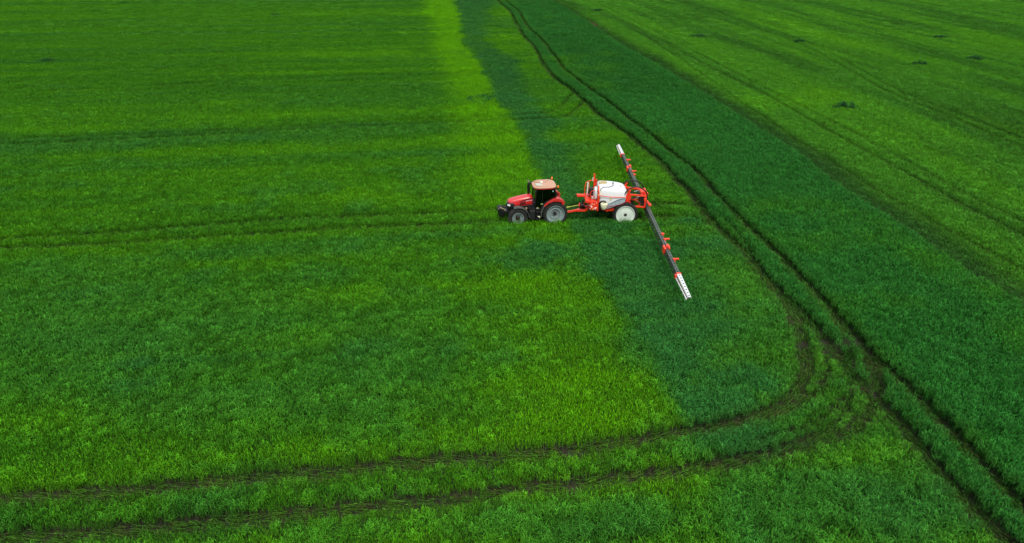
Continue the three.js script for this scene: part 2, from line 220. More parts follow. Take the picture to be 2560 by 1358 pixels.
function tuft(lod, x, z) {
  const o = stand(x, z), r = rutAt(x, z), far = lod > 0;
  let c = o.c, sy = o.h * rr(0.85, 1.15), tilt = rr(0, 0.09), droop = rnd() < o.droop ? 1 : 0, zone = o.zone;
  const ta = rnd() * 6.283; AX.set(Math.cos(ta), 0, Math.sin(ta));
  const j = 1 + (vnoise(x * 1.7, z * 1.7) - 0.5) * 0.30; c = [c[0] * j, c[1] * j, c[2] * j];
  if (r.s && r.d < 2.6) {
    if (r.d < 1) { // pressed down by the wheels, laid along the rut
      if (rnd() < (r.d < 0.45 ? 0.10 : 0.02) * r.s) return;
      const keep = rnd() < 0.25; zone = 'rut';
      sy *= mix(0.75, keep ? 0.45 : 0.85, r.s); tilt = mix(0.7, 1.45, r.s * rr(0.85, 1));
      AX.set(r.dz, 0, -r.dx); if (x * 0 + vnoise(x * 0.2, z * 0.2) < 0.5) AX.multiplyScalar(-1);
      c = lerpC(c, rnd() < 0.13 ? LEAF.dry : LEAF.laid, 0.7 * r.s); droop = 0;
      if (r.d > 0.6) sy *= 1.15;
    } else { // plants at the edge lean into the gap
      const e = 1 - (r.d - 1) / 1.6;
      tilt = -0.16 * e * r.s * rr(-0.2, 1.2); AX.set(r.nz, 0, -r.nx);
      c = lerpC(c, LEAF.laid, 0.2 * e * r.s);
    }
  }
  plant(zone, lod, droop, x, z, rnd() * 6.283, AX, tilt, zone === 'rut' ? 0.95 : r.d < 2.0 && r.s ? 0.8 : rr(0.92, 1.1), sy, c);
}
const half = z => (0.665 * -z + 6.2) * 1.07 + 2.5;
function sow(lod, z0, z1, s) {
  for (let z = z0; z > z1; z -= s) {
    const w = half(z);
    for (let x = -w; x < w; x += s) {
      const px = x + rr(-0.2, 0.2) * s, pz = z + rr(-0.2, 0.2) * s;
      if (lod) {
        const r = rutAt(px, pz), e = Math.abs(px - at(boundary, pz));
        if ((r.s && r.m < s + 0.5) || e < 1.0) { // finer planting along ruts and edges
          for (let i = 0; i < 2; i++) for (let k = 0; k < 2; k++) {
            const qx = x + (i - 0.5) * s / 2, qz = z + (k - 0.5) * s / 2;
            if (lod === 1) tuft(0, qx + rr(-0.1, 0.1), qz + rr(-0.1, 0.1));
            else for (let a = 0; a < 2; a++) for (let b = 0; b < 2; b++) tuft(rutAt(qx, qz).s ? 0 : 1, qx + (a - 0.5) * s / 4 + rr(-0.1, 0.1), qz + (b - 0.5) * s / 4 + rr(-0.1, 0.1));
          }
          continue;
        }
      }
      tuft(lod, px, pz);
    }
  }
}
sow(0, -12.5, -76, 0.235);
sow(1, -76, -118, 0.47);
sow(2, -118, -262, 0.95);
const STANDS = {
  field: ['wheat_crop', 'green wheat of the main field with pale and bluish bands, left of the wheel ruts', 'wheat crop'],
  headland: ['headland_wheat', 'dark emerald wheat of the headland strip between the wheel ruts and the neighbouring field', 'wheat crop'],
  right: ['neighbouring_crop', 'lighter green feathery crop of the neighbouring field beyond the dark verge', 'cereal crop'],
  rut: ['flattened_wheat', 'olive and brown wheat pressed flat along the wheel ruts', 'flattened crop'],
};
const weedMat = leafMat.clone(); weedMat.color.setRGB(0.016, 0.080, 0.020);
const WEED_LABELS = ['second weed clump from the field boundary, high in the neighbouring field', 'largest dark weed clump, lowest one in the neighbouring field', 'highest of the three weed clumps near the right edge', 'rightmost of the three weed clumps near the right edge', 'lowest and leftmost of the three weed clumps near the right edge', 'thin weed streak nearest the field boundary at the top', 'weed clump straight above the largest one in the neighbouring field', 'weed clump at the very top edge of the main field', 'weed clump near the top of the main field, left of the pale strip', 'weed clump nearest the left edge of the main field'];
WEED_LABELS.forEach((label, i) => {
  const [x, z] = WEEDS[i], gs = [];
  const w = rr(0.9, 1.5), d = w * rr(0.4, 0.7);
  for (let k = 0; k < 24; k++) { const a = rnd() * 6.283, q = Math.sqrt(rnd()) , g = shapes[0][1][k & 3].clone(); g.rotateY(rnd() * 6); g.scale(1.15, mix(0.92, 0.6, q) * rr(0.85, 1.1), 1.15); g.translate(Math.cos(a) * q * w, 0, Math.sin(a) * q * d); gs.push(g); }
  const m = new THREE.Mesh(mergeGeometries(gs), weedMat); m.name = i ? 'weed_clump_' + String(i).padStart(3, '0') : 'weed_clump'; m.position.set(x, 0, z); m.castShadow = m.receiveShadow = true;
  m.userData = { label, category: 'weed', group: 'weed clumps in the crops' }; scene.add(m);
});
let tufts = 0;
for (const zone in planted) {
  const [name, label, category] = STANDS[zone];
  const g = new THREE.Group(); g.name = name; g.userData = { label, category, kind: 'stuff' };
  for (const k in planted[zone]) {
    const b = planted[zone][k], n = b.m.length / 16, kk = +k;
    const im = new THREE.InstancedMesh(shapes[kk >> 3][kk >> 2 & 1][kk & 3], leafMat, n);
    im.instanceMatrix.array.set(b.m);
    im.instanceColor = new THREE.InstancedBufferAttribute(new Float32Array(b.c), 3);
    im.name = 'leaves'; im.userData.kind = 'stuff'; im.castShadow = im.receiveShadow = true;
    g.add(im); tufts += n;
  }
  scene.add(g);
}
console.log('tufts', tufts);
{ // soil under the crop
  const g = new THREE.PlaneGeometry(5000, 5000); g.rotateX(-Math.PI / 2);
  const uv = g.attributes.uv; for (let i = 0; i < uv.count; i++) uv.setXY(i, uv.getX(i) * 5000 / 6, uv.getY(i) * 5000 / 6);
  const n = 256, d = new Uint8Array(n * n * 4), tn = (x, y, f) => { const w = n / f; const X = x / w, Y = y / w, i = Math.floor(X), j = Math.floor(Y); let a = X - i, b = Y - j; a = a * a * (3 - 2 * a); b = b * b * (3 - 2 * b); const H = (p, q) => hash2((p % f) + f * 131, (q % f) + f * 17); return mix(mix(H(i, j), H(i + 1, j), a), mix(H(i, j + 1), H(i + 1, j + 1), a), b); };
  for (let y = 0; y < n; y++) for (let x = 0; x < n; x++) {
    const q = 0.35 * tn(x, y, 8) + 0.3 * tn(x, y, 32) + 0.35 * tn(x, y, 128), gr = tn(x, y, 64) > 0.62 ? 1 : 0;
    d.set([mix(28, 56, q) - gr * 12, mix(27, 49, q) + gr * 3, mix(18, 32, q) - gr * 8, 255], (y * n + x) * 4);
  }
  const t = new THREE.DataTexture(d, n, n); t.colorSpace = THREE.SRGBColorSpace; t.wrapS = t.wrapT = THREE.RepeatWrapping; t.magFilter = THREE.LinearFilter; t.needsUpdate = true;
  const m = new THREE.Mesh(g, new THREE.MeshStandardMaterial({ map: t, roughness: 1 }));
  m.name = 'ground'; m.receiveShadow = true; m.userData = { kind: 'structure', label: 'brown soil of the field showing in the wheel ruts', category: 'ground' };
  scene.add(m);
}
// ---------------------------------------------------------------- modelling tools for the machines (local axes: x forward, y up, z to the right)
const std = (color, roughness = 0.5, extra = {}) => new THREE.MeshPhysicalMaterial({ color, roughness, ...extra });
function dusty(color, roughness, amount, dust = [0.30, 0.25, 0.17], scale = 2, extra = {}) { // paint with dried dust and spatter on it
  const n = 256, d = new Uint8Array(n * n * 4), base = new THREE.Color(color), o = Math.floor(rnd() * 500);
  const enc = v => Math.round(255 * Math.pow(clamp(v), 1 / 2.2));
  for (let y = 0; y < n; y++) for (let x = 0; x < n; x++) {
    const q = smooth(0.45, 0.8, fbm(x / 40 + o, y / 40, 3)) * 0.8 + (vnoise(x / 2.2 + o, y / 2.2) > 0.88 ? 0.6 : 0), k = clamp(q * amount), j = 0.94 + 0.12 * vnoise(x / 6 + o, y / 6);
    d.set([enc(mix(base.r * j, dust[0], k)), enc(mix(base.g * j, dust[1], k)), enc(mix(base.b * j, dust[2], k)), 255], (y * n + x) * 4);
  }
  const t = new THREE.DataTexture(d, n, n); t.colorSpace = THREE.SRGBColorSpace; t.wrapS = t.wrapT = THREE.MirroredRepeatWrapping; t.magFilter = THREE.LinearFilter; t.repeat.set(1 / scale, 1 / scale); t.needsUpdate = true;
  return new THREE.MeshPhysicalMaterial({ map: t, roughness, ...extra });
}
function clean(g) { // one layout for merging; uv in metres from the dominant plane
  g = g.index ? g.toNonIndexed() : g;
  for (const k of Object.keys(g.attributes)) if (k !== 'position' && k !== 'normal') g.deleteAttribute(k);
  if (!g.attributes.normal) g.computeVertexNormals();
  const p = g.attributes.position, nn = g.attributes.normal, uv = new Float32Array(p.count * 2);
  for (let i = 0; i < p.count; i++) {
    const ax = Math.abs(nn.getX(i)), ay = Math.abs(nn.getY(i)), az = Math.abs(nn.getZ(i));
    uv[i * 2] = ax > ay && ax > az ? p.getZ(i) : p.getX(i); uv[i * 2 + 1] = ay > ax && ay > az ? p.getZ(i) : p.getY(i);
  }
  g.setAttribute('uv', new THREE.BufferAttribute(uv, 2));
  return g;
}
function part(name, geos, material, parent, label) {
  const m = new THREE.Mesh(mergeGeometries((Array.isArray(geos) ? geos : [geos]).map(clean)), material);
  m.name = name; m.castShadow = m.receiveShadow = true; if (label) m.userData.label = label;
  parent.add(m); return m;
}
const box = (x0, x1, y0, y1, z0, z1, r = 0.015) => { const w = Math.abs(x1 - x0), h = Math.abs(y1 - y0), d = Math.abs(z1 - z0); const g = new RoundedBoxGeometry(w, h, d, 2, Math.min(r, w / 2.1, h / 2.1, d / 2.1)); g.translate((x0 + x1) / 2, (y0 + y1) / 2, (z0 + z1) / 2); return g; };
const rod = (a, b, r, r2 = r, n = 10) => { const A = V(...a), B = V(...b), l = A.distanceTo(B), g = new THREE.CylinderGeometry(r2, r, l, n); g.applyQuaternion(new THREE.Quaternion().setFromUnitVectors(UP, B.clone().sub(A).normalize())); g.translate((A.x + B.x) / 2, (A.y + B.y) / 2, (A.z + B.z) / 2); return g; };
const bar = (a, b, w, h, r = 0.012) => { // box section from a to b, h upright, w across
  const A = V(...a), B = V(...b), l = A.distanceTo(B), X = B.clone().sub(A).normalize(), Z = Math.abs(X.y) > 0.98 ? V(0, 0, 1) : X.clone().cross(UP).normalize(), Y = Z.clone().cross(X);
  const g = new RoundedBoxGeometry(l, h, w, 2, Math.min(r, w / 2.1, h / 2.1)); g.applyMatrix4(new THREE.Matrix4().makeBasis(X, Y, Z)); g.translate((A.x + B.x) / 2, (A.y + B.y) / 2, (A.z + B.z) / 2); return g;
};
const pipe = (pts, r, n = 40, k = 8) => new THREE.TubeGeometry(new THREE.CatmullRomCurve3(pts.map(p => V(...p)), false, 'centripetal'), n, r, k);
const lathe = (pts, n = 40) => new THREE.LatheGeometry(pts.map(p => new THREE.Vector2(p[0], p[1])), n);
const plate = (pts, depth, bevel = 0.01, holes = []) => { // outline in x, y extruded along z, centred
  const s = new THREE.Shape(pts.map(p => new THREE.Vector2(p[0], p[1]))); for (const h of holes) s.holes.push(new THREE.Path(h.map(p => new THREE.Vector2(p[0], p[1]))));
  const g = new THREE.ExtrudeGeometry(s, { depth: depth - 2 * bevel, bevelEnabled: bevel > 0, bevelThickness: bevel, bevelSize: bevel, bevelSegments: 2, steps: 1, curveSegments: 8 }); g.translate(0, 0, -depth / 2 + bevel); return g;
};
function loft(sections, cap = true) { // rings of [x, y, z] points, joined in order
  const n = sections[0].length, pos = [], idx = [];
  for (const s of sections) for (const p of s) pos.push(...p);
  for (let i = 0; i + 1 < sections.length; i++) for (let k = 0; k < n; k++) { const a = i * n + k, b = i * n + (k + 1) % n, c = a + n, d = b + n; idx.push(a, b, c, b, d, c); }
  if (cap) for (const [i, f] of [[0, 1], [sections.length - 1, 0]]) {
    const c = pos.length / 3; let sx = 0, sy = 0, sz = 0; for (const p of sections[i]) { sx += p[0]; sy += p[1]; sz += p[2]; } pos.push(sx / n, sy / n, sz / n);
    for (let k = 0; k < n; k++) { const a = i * n + k, b = i * n + (k + 1) % n; f ? idx.push(c, b, a) : idx.push(c, a, b); }
  }
  const g = new THREE.BufferGeometry(); g.setAttribute('position', new THREE.Float32BufferAttribute(pos, 3)); g.setIndex(idx);
  return toCreasedNormals(g, 0.6);
}
// rounded cross-section in the y-z plane at x: half width w, from y0 to y1, e = squareness, lean = share of width left at the top
const section = (x, w, y0, y1, e = 4, top = 1, n = 36) => { const r = []; for (let k = 0; k < n; k++) { const a = k / n * 6.28319, c = Math.cos(a), s = Math.sin(a), f = Math.pow(Math.pow(Math.abs(c), e) + Math.pow(Math.abs(s), e), -1 / e); const y = s * f; r.push([x, (y0 + y1) / 2 + y * (y1 - y0) / 2, c * f * w * mix(1, top, (y + 1) / 2)]); } return r; };
function thing(name, label, category, x, z, turn) { const g = new THREE.Group(); g.name = name; g.position.set(x, 0, z); g.rotation.y = turn; g.userData = { label, category }; scene.add(g); return g; }

const MAT = {
  rubber: dusty(0x121413, 0.85, 0.35, [0.05, 0.055, 0.035], 1.2), black: std(0x0b0d0e, 0.45), satin: std(0x15181a, 0.6), steel: std(0xc8ccd0, 0.25, { metalness: 0.9 }),
  silver: dusty(0x7f9295, 0.45, 0.35, [0.22, 0.21, 0.16], 1.5), grease: dusty(0x14100c, 0.6, 0.6, [0.07, 0.04, 0.02], 0.4),
  red: std(0xc41a20, 0.3, { clearcoat: 0.6, clearcoatRoughness: 0.25 }), redDust: dusty(0xc2201f, 0.4, 0.25, [0.45, 0.22, 0.14], 1.6, { clearcoat: 0.3, clearcoatRoughness: 0.4 }),
  roof: dusty(0xbd937b, 0.65, 0.9, [0.52, 0.41, 0.27], 0.9), roofRed: std(0xbb2a26, 0.4), cable: std(0x5a1512, 0.7), grey: dusty(0x3c4442, 0.6, 0.3, [0.2, 0.19, 0.14], 1),
  orange: dusty(0xe8330e, 0.42, 0.16, [0.42, 0.16, 0.07], 1.2, { clearcoat: 0.25, clearcoatRoughness: 0.4 }), white: dusty(0xd9e0e2, 0.38, 0.10, [0.55, 0.53, 0.46], 1.4), rimWhite: dusty(0xcfdfd5, 0.45, 0.22, [0.45, 0.47, 0.36], 1.5),
  cream: dusty(0xe2e3c4, 0.5, 0.2, [0.5, 0.46, 0.3], 1), tan: dusty(0xb8a878, 0.6, 0.4, [0.3, 0.26, 0.14], 0.6), pvc: dusty(0x9db0ba, 0.5, 0.3, [0.4, 0.42, 0.4], 1), beacon: std(0xf07800, 0.25, { clearcoat: 1 }),
  lamp: std(0xeef4f8, 0.15, { clearcoat: 1 }), yellow: std(0xd8b818, 0.5), ochre: std(0xb5ac4a, 0.55), lime: std(0xaab24e, 0.6), boom: dusty(0x3f4b48, 0.5, 0.3, [0.22, 0.22, 0.18], 0.8), boomDark: std(0x1b2220, 0.6), seat: std(0x1d1d20, 0.8),
  glass: new THREE.MeshPhysicalMaterial({ color: 0x4f6a62, transmission: 1, thickness: 0, roughness: 0.03, ior: 1.5, side: THREE.DoubleSide }),
};
function arcPlate(cx, cy, r0, r1, a0, a1, n = 18) { const o = []; for (let i = 0; i <= n; i++) { const a = mix(a0, a1, i / n); o.push([cx + Math.cos(a) * r1, cy + Math.sin(a) * r1]); } for (let i = n; i >= 0; i--) { const a = mix(a0, a1, i / n); o.push([cx + Math.cos(a) * r0, cy + Math.sin(a) * r0]); } return o; }
// wheel lying on its axle: axis = local z, outer face towards side (-1 left, +1 right)
function wheel(name, parent, x, z, side, R, W, rimR, lugs, rimMat, rimProfile, hubProfile) {
  const w = new THREE.Group(); w.name = name; w.position.set(x, R, z); w.rotation.y = side > 0 ? 0 : Math.PI; parent.add(w); // outer face now at +z
  const turn = g => { g.rotateX(Math.PI / 2); return g; }; // lathe axis y -> z
  const b = R * 0.955, h = W / 2;
  const ty = part('tyre', turn(lathe([[rimR, -h * 0.72], [rimR + (b - rimR) * 0.35, -h * 0.98], [rimR + (b - rimR) * 0.75, -h], [b - 0.02, -h * 0.93], [b, -h * 0.75], [b + 0.006, 0], [b, h * 0.75], [b - 0.02, h * 0.93], [rimR + (b - rimR) * 0.75, h], [rimR + (b - rimR) * 0.35, h * 0.98], [rimR, h * 0.72]], 64)), MAT.rubber, w);
  const tr = [];
  for (let i = 0; i < lugs; i++) for (const s of [-1, 1]) { // bars of the tread, set like herringbone
    const a = (i + (s > 0 ? 0.5 : 0)) / lugs * 6.28319, g = new RoundedBoxGeometry(W * 0.60, 0.06, R * 0.05, 1, 0.012);
    g.rotateX(0); g.rotateY(s * 0.75); g.translate(s * W * 0.235, 0, 0); g.rotateY(Math.PI / 2); // across the tyre
    g.translate(0, b + 0.004, 0); g.rotateZ(a); tr.push(g);
    const k = new RoundedBoxGeometry(0.05, 0.13, 0.024, 1, 0.01); k.translate(0, b - 0.06, s * (h - 0.006)); k.rotateZ(a + s * 0.02); tr.push(k);
  }
  part('tread', tr, MAT.rubber, w);
  part('rim', turn(lathe(rimProfile.map(p => [p[0], p[1]]), 56)), rimMat, w);
  part('hub', turn(lathe(hubProfile, 24)), MAT.grease, w);
  return w;
}
// ---------------------------------------------------------------- tractor
{
  const t = thing('tractor', 'red tractor with black cab, dusty beige roof and amber beacons, pulling the sprayer', 'tractor', 2.70, -41.93, Math.PI + 7.6 * Math.PI / 180);
  // rear wheels r 0.82, front wheels r 0.64
  for (const s of [-1, 1]) {
    const w = wheel('rear_wheel', t, 0, s * 0.71, s, 0.82, 0.50, 0.585, 20, MAT.silver,
      [[0.60, 0.185], [0.605, 0.22], [0.585, 0.235], [0.565, 0.215], [0.545, 0.12], [0.50, 0.06], [0.42, 0.045], [0.355, 0.06], [0.335, 0.085], [0.32, 0.075], [0.31, -0.01], [0.29, -0.03], [0.16, -0.035], [0.0, -0.03]],
      [[0.0, 0.10], [0.075, 0.10], [0.10, 0.085], [0.115, 0.05], [0.125, -0.03]]);
    const bolts = []; for (let i = 0; i < 10; i++) { const a = i * 0.62832; bolts.push(rod([Math.cos(a) * 0.19, Math.sin(a) * 0.19, -0.035], [Math.cos(a) * 0.19, Math.sin(a) * 0.19, 0.005], 0.017, 0.017, 6)); bolts.push(rod([Math.cos(a) * 0.25, Math.sin(a) * 0.25, -0.035], [Math.cos(a) * 0.25, Math.sin(a) * 0.25, -0.008], 0.012, 0.012, 6)); }
    part('wheel_bolts', bolts, MAT.satin, w).userData.kind = 'stuff';
    const f = wheel('front_wheel', t, 2.44, s * 0.69, s, 0.645, 0.42, 0.375, 16, MAT.silver,
      [[0.385, 0.15], [0.39, 0.185], [0.37, 0.195], [0.35, 0.17], [0.335, 0.09], [0.30, 0.05], [0.26, 0.045], [0.245, 0.075], [0.23, 0.07], [0.225, 0.02], [0.2, 0.0], [0.0, 0.0]],
      [[0.0, 0.135], [0.095, 0.13], [0.135, 0.11], [0.145, 0.06], [0.15, 0.0]]);
    // rear mudguards: red arch with a darker lower apron
    const bulge = a => 0.955 + 0.13 * Math.exp(-Math.pow((a - 1.72) / 0.42, 2)), ol = [], il = [], el = [];
    for (let i = 0; i <= 26; i++) { const a = mix(0.70, 2.20, i / 26), q = bulge(a); ol.push([Math.cos(a) * q, 0.82 + Math.sin(a) * q]); il.push([Math.cos(a) * (q - 0.035), 0.82 + Math.sin(a) * (q - 0.035)]); el.push([Math.cos(a) * Math.min(q - 0.05, 0.91 + 0.02 * Math.sin(a * 3)), 0.82 + Math.sin(a) * Math.min(q - 0.05, 0.91)]); }
    const fend = part('rear_fender', [plate([...ol, ...il.reverse()], 0.44, 0.008).translate(0, 0, s * 0.70), plate([...ol, ...el.reverse()], 0.035, 0.012).translate(0, 0, s * 0.925), box(-0.56, -0.40, 1.44, 1.62, s * 0.5, s * 0.94, 0.05)], MAT.redDust, t);
    part('tail_lamp', box(-0.575, -0.555, 1.48, 1.58, s * 0.6, s * 0.85, 0.012), MAT.beacon, fend);
    part('fender_lamp', box(-0.24, -0.14, 1.82, 1.885, s * 0.8, s * 0.9, 0.02), MAT.satin, fend);
    const ap = plate(arcPlate(0, 0.82, 0.90, 0.955, -0.12, 0.69, 10), 0.42, 0.008); ap.translate(0, 0, s * 0.70); part('fender_apron', ap, MAT.grey, t);
    // front mudguards
    const ff = plate(arcPlate(2.44, 0.645, 0.715, 0.745, 1.22, 3.1, 16), 0.40, 0.006); ff.translate(0, 0, s * 0.70);
    const fe = part('front_fender', [ff], MAT.grey, t);
    part('fender_bracket', rod([2.3, 1.15, s * 0.4], [2.3, 1.37, s * 0.72], 0.02), MAT.satin, fe);
  }
  part('chassis', [box(-0.35, 2.9, 0.62, 1.05, -0.26, 0.26, 0.04), box(-0.4, 0.4, 0.6, 1.25, -0.36, 0.36, 0.06), rod([0, 0.82, -0.62], [0, 0.82, 0.62], 0.13, 0.13, 16), rod([2.44, 0.645, -0.6], [2.44, 0.645, 0.6], 0.09, 0.09, 12), box(1.2, 2.6, 1.0, 1.38, -0.33, 0.33, 0.05), box(2.55, 3.0, 0.75, 1.2, -0.25, 0.25, 0.04)], MAT.satin, t);
  // bonnet
  const H = [[1.44, 0.41, 1.36, 1.90], [1.50, 0.425, 1.35, 1.935], [1.75, 0.43, 1.33, 1.93], [2.05, 0.425, 1.29, 1.89], [2.35, 0.41, 1.25, 1.83], [2.62, 0.39, 1.22, 1.77], [2.80, 0.365, 1.38, 1.715], [2.92, 0.325, 1.46, 1.665], [2.985, 0.26, 1.50, 1.62], [3.01, 0.16, 1.53, 1.59]];
  const bon = part('bonnet', loft(H.map(h => section(h[0], h[1], h[2], h[3], 3.6, 0.74))), MAT.red, t);
  for (const s of [-1, 1]) {
    // dark swage line, then the louvres in the side panel
    part('side_vent', plate([[1.47, 1.80], [1.75, 1.745], [2.05, 1.66], [2.28, 1.60], [2.05, 1.70], [1.75, 1.79], [1.47, 1.835]], 0.03, 0.004).translate(0, 0, s * 0.405), MAT.black, bon);
    for (let i = 0; i < 3; i++) part('louvre', box(1.90 + i * 0.125, 2.0 + i * 0.125, 1.44 - i * 0.015, 1.60 - i * 0.015, s * 0.412, s * 0.432, 0.008), std(0x3c0a0a, 0.6), bon);
    part('trim_line', bar([1.47, 1.70, s * 0.428], [1.9, 1.655, s * 0.43], 0.012, 0.018, 0.004), MAT.lamp, bon);
    part('trim_line', bar([1.47, 1.42, s * 0.418], [2.2, 1.32, s * 0.413], 0.012, 0.02, 0.004), MAT.redDust, bon);
  }
  const N = [[2.58, 0.385, 1.00, 1.40], [2.62, 0.402, 0.98, 1.50], [2.72, 0.405, 0.97, 1.565], [2.86, 0.375, 0.98, 1.55], [2.97, 0.325, 1.02, 1.50], [3.04, 0.26, 1.08, 1.42]];
  const nose = part('grille', loft(N.map(h => section(h[0], h[1], h[2], h[3], 5, 0.95))), MAT.black, t);
  for (const s of [-1, 1]) for (const [x, y, z] of [[2.94, 1.36, 0.335], [3.01, 1.35, 0.255]]) part('headlight', bar([x - 0.05, y + 0.025, s * (z + 0.035)], [x + 0.03, y, s * (z - 0.03)], 0.05, 0.13, 0.02), MAT.lamp, nose);
  for (let i = 0; i < 4; i++) part('grille_slat', box(3.03, 3.05, 1.12 + i * 0.07, 1.14 + i * 0.07, -0.2, 0.2, 0.008), MAT.satin, nose);
  // front weight with linkage
  const fw = part('front_weight', [plate([[3.30, 0.62], [3.55, 0.66], [3.64, 0.85], [3.64, 1.08], [3.56, 1.16], [3.36, 1.10], [3.26, 0.9]], 0.74, 0.04), box(3.02, 3.34, 0.8, 0.98, -0.2, 0.2, 0.03)], MAT.black, t);
  for (const s of [-1, 1]) { part('lift_arm', bar([2.9, 0.86, s * 0.28], [3.48, 1.02, s * 0.4], 0.045, 0.10), MAT.satin, t); part('upper_arm', bar([2.96, 1.24, s * 0.16], [3.48, 1.14, s * 0.22], 0.04, 0.05), MAT.satin, t); }
  for (const e of [[[3.66, 1.12, -0.3], [3.45, 1.21, -0.18]], [[3.66, 1.08, 0.3], [3.36, 0.96, 0.36]], [[3.52, 1.17, -0.12], [3.3, 1.16, -0.36]], [[3.3, 1.16, -0.36], [3.2, 1.05, -0.38]]]) part('hazard_edge', bar(...e, 0.03, 0.035), MAT.tan, fw);
  part('top_link', rod([2.95, 1.2, 0], [3.5, 1.15, 0], 0.03), MAT.satin, t);
  // exhaust
  const ex = part('exhaust', [rod([1.56, 1.75, 0.50], [1.56, 1.95, 0.50], 0.055), rod([1.56, 1.9, 0.50], [1.56, 2.46, 0.50], 0.095, 0.085, 16), rod([1.56, 2.45, 0.5], [1.56, 2.56, 0.5], 0.075, 0.05, 14)], MAT.black, t);
  part('exhaust_tip', pipe([[1.56, 2.52, 0.50], [1.56, 2.6, 0.50], [1.60, 2.70, 0.5], [1.65, 2.78, 0.5]], 0.036, 12), MAT.steel, ex);
  // cab: floor, pillars, glass, roof, inside
  const y0 = 1.18, y1 = 2.52;
  part('cab_floor', [box(-0.02, 1.42, 1.10, 1.22, -0.62, 0.62, 0.03), box(-0.02, 0.45, 1.2, 1.62, -0.5, 0.5, 0.05), box(1.15, 1.42, 1.16, 1.55, -0.4, 0.4, 0.05)], MAT.satin, t);
  for (const s of [-1, 1]) {
    part('front_pillar', bar([1.30, 1.2, s * 0.60], [1.22, y1, s * 0.70], 0.08, 0.07), MAT.black, t);
    part('middle_pillar', bar([0.86, 1.5, s * 0.745], [0.84, y1, s * 0.74], 0.04, 0.035), MAT.black, t);
    part('rear_pillar', pipe([[0.02, 1.68, s * 0.68], [-0.02, 2.1, s * 0.71], [0.06, y1, s * 0.70]], 0.055, 12), MAT.black, t);
    part('door_sill', pipe([[1.28, 1.2, s * 0.70], [0.98, 1.18, s * 0.74], [0.84, 1.42, s * 0.75], [0.55, 1.66, s * 0.75], [0.05, 1.74, s * 0.72]], 0.032, 24), MAT.black, t);
    const side = new THREE.ExtrudeGeometry(new THREE.Shape([[1.28, 1.22], [0.98, 1.2], [0.84, 1.42], [0.55, 1.66], [0.04, 1.76], [0.0, 2.1], [0.07, 2.5], [1.2, 2.5]].map(p => new THREE.Vector2(...p))), { depth: 0.006, bevelEnabled: false }); side.translate(0, 0, s * 0.722 - 0.003);
    part('side_window', side, MAT.glass, t);
  }
  part('windscreen', new THREE.BoxGeometry(0.006, 1.3, 1.22).rotateZ(0.065).translate(1.265, 1.88, 0), MAT.glass, t);
  part('rear_window', new THREE.BoxGeometry(0.006, 0.8, 1.26).rotateZ(-0.03).translate(0.0, 2.12, 0), MAT.glass, t);
  const roofShape = (x0, x1, w, y, e) => { const r = [], n = 44; for (let k = 0; k < n; k++) { const a = k / n * 6.28319, c = Math.cos(a), s = Math.sin(a), f = Math.pow(Math.pow(Math.abs(c), e) + Math.pow(Math.abs(s), e), -1 / e); const X = (x0 + x1) / 2 + c * f * (x1 - x0) / 2; r.push([X, y - 0.03 * smooth(0.9, 1.4, X), s * f * w * mix(1.0, 0.88, smooth(0.9, 1.35, X))]); } return r; };
  const rf = part('roof', loft([roofShape(-0.02, 1.36, 0.74, 2.555, 4), roofShape(-0.10, 1.40, 0.775, 2.58, 4), roofShape(-0.11, 1.40, 0.78, 2.615, 4), roofShape(-0.06, 1.32, 0.72, 2.665, 3.6), roofShape(0.1, 1.12, 0.5, 2.69, 3.2), roofShape(0.3, 0.9, 0.25, 2.695, 3)]), MAT.roof, t, 'dusty beige roof skin with thin cables');
  part('roof_edge', loft([roofShape(0.0, 1.35, 0.73, 2.50, 4), roofShape(-0.09, 1.395, 0.768, 2.52, 4), roofShape(-0.10, 1.40, 0.776, 2.565, 4), roofShape(-0.06, 1.36, 0.74, 2.575, 4)]), MAT.roofRed, rf);
  part('roof_hatch', box(0.80, 1.22, 2.665, 2.70, -0.46, -0.04, 0.012), std(0xb4bcae, 0.5), rf, 'pale grey hatch panel on the roof');
  part('antenna_disc', lathe([[0, 0.05], [0.06, 0.045], [0.085, 0.02], [0.09, 0]], 24).translate(0.78, 2.695, 0.14), std(0xf6f6f4, 0.35), rf, 'white satellite antenna disc on the roof');
  for (const g of [pipe([[1.30, 2.69, 0.30], [1.1, 2.70, 0.14], [0.95, 2.705, 0.14], [0.86, 2.71, 0.02], [0.83, 2.70, -0.15]], 0.011, 30, 5), pipe([[0.7, 2.70, 0.12], [0.55, 2.70, 0.1], [0.3, 2.69, 0.40], [0.12, 2.66, 0.55]], 0.010, 24, 5), pipe([[0.12, 2.655, 0.62], [0.6, 2.668, 0.66], [1.1, 2.66, 0.6]], 0.009, 20, 5), pipe([[1.22, 2.668, -0.45], [0.9, 2.672, -0.65], [0.4, 2.674, -0.62], [0.15, 2.675, -0.4], [0.08, 2.672, 0.2], [0.2, 2.675, 0.55]], 0.009, 40, 5)]) part('cable', g, MAT.cable, rf);
  for (const [x, z, y] of [[-0.17, -0.64, 2.52], [0.0, 0.62, 2.66]]) {
    const b = part('beacon', lathe([[0, 0.15], [0.035, 0.145], [0.055, 0.12], [0.06, 0.02], [0.06, 0]], 20).translate(x, y + 0.04, z), MAT.beacon, t, 'amber warning beacon');
    part('beacon_base', [rod([x, y - 0.06, z], [x, y + 0.04, z], 0.062, 0.05, 14), bar([x, y - 0.02, z], [x + 0.14, y - 0.02, z], 0.05, 0.04)], MAT.black, b);
  }
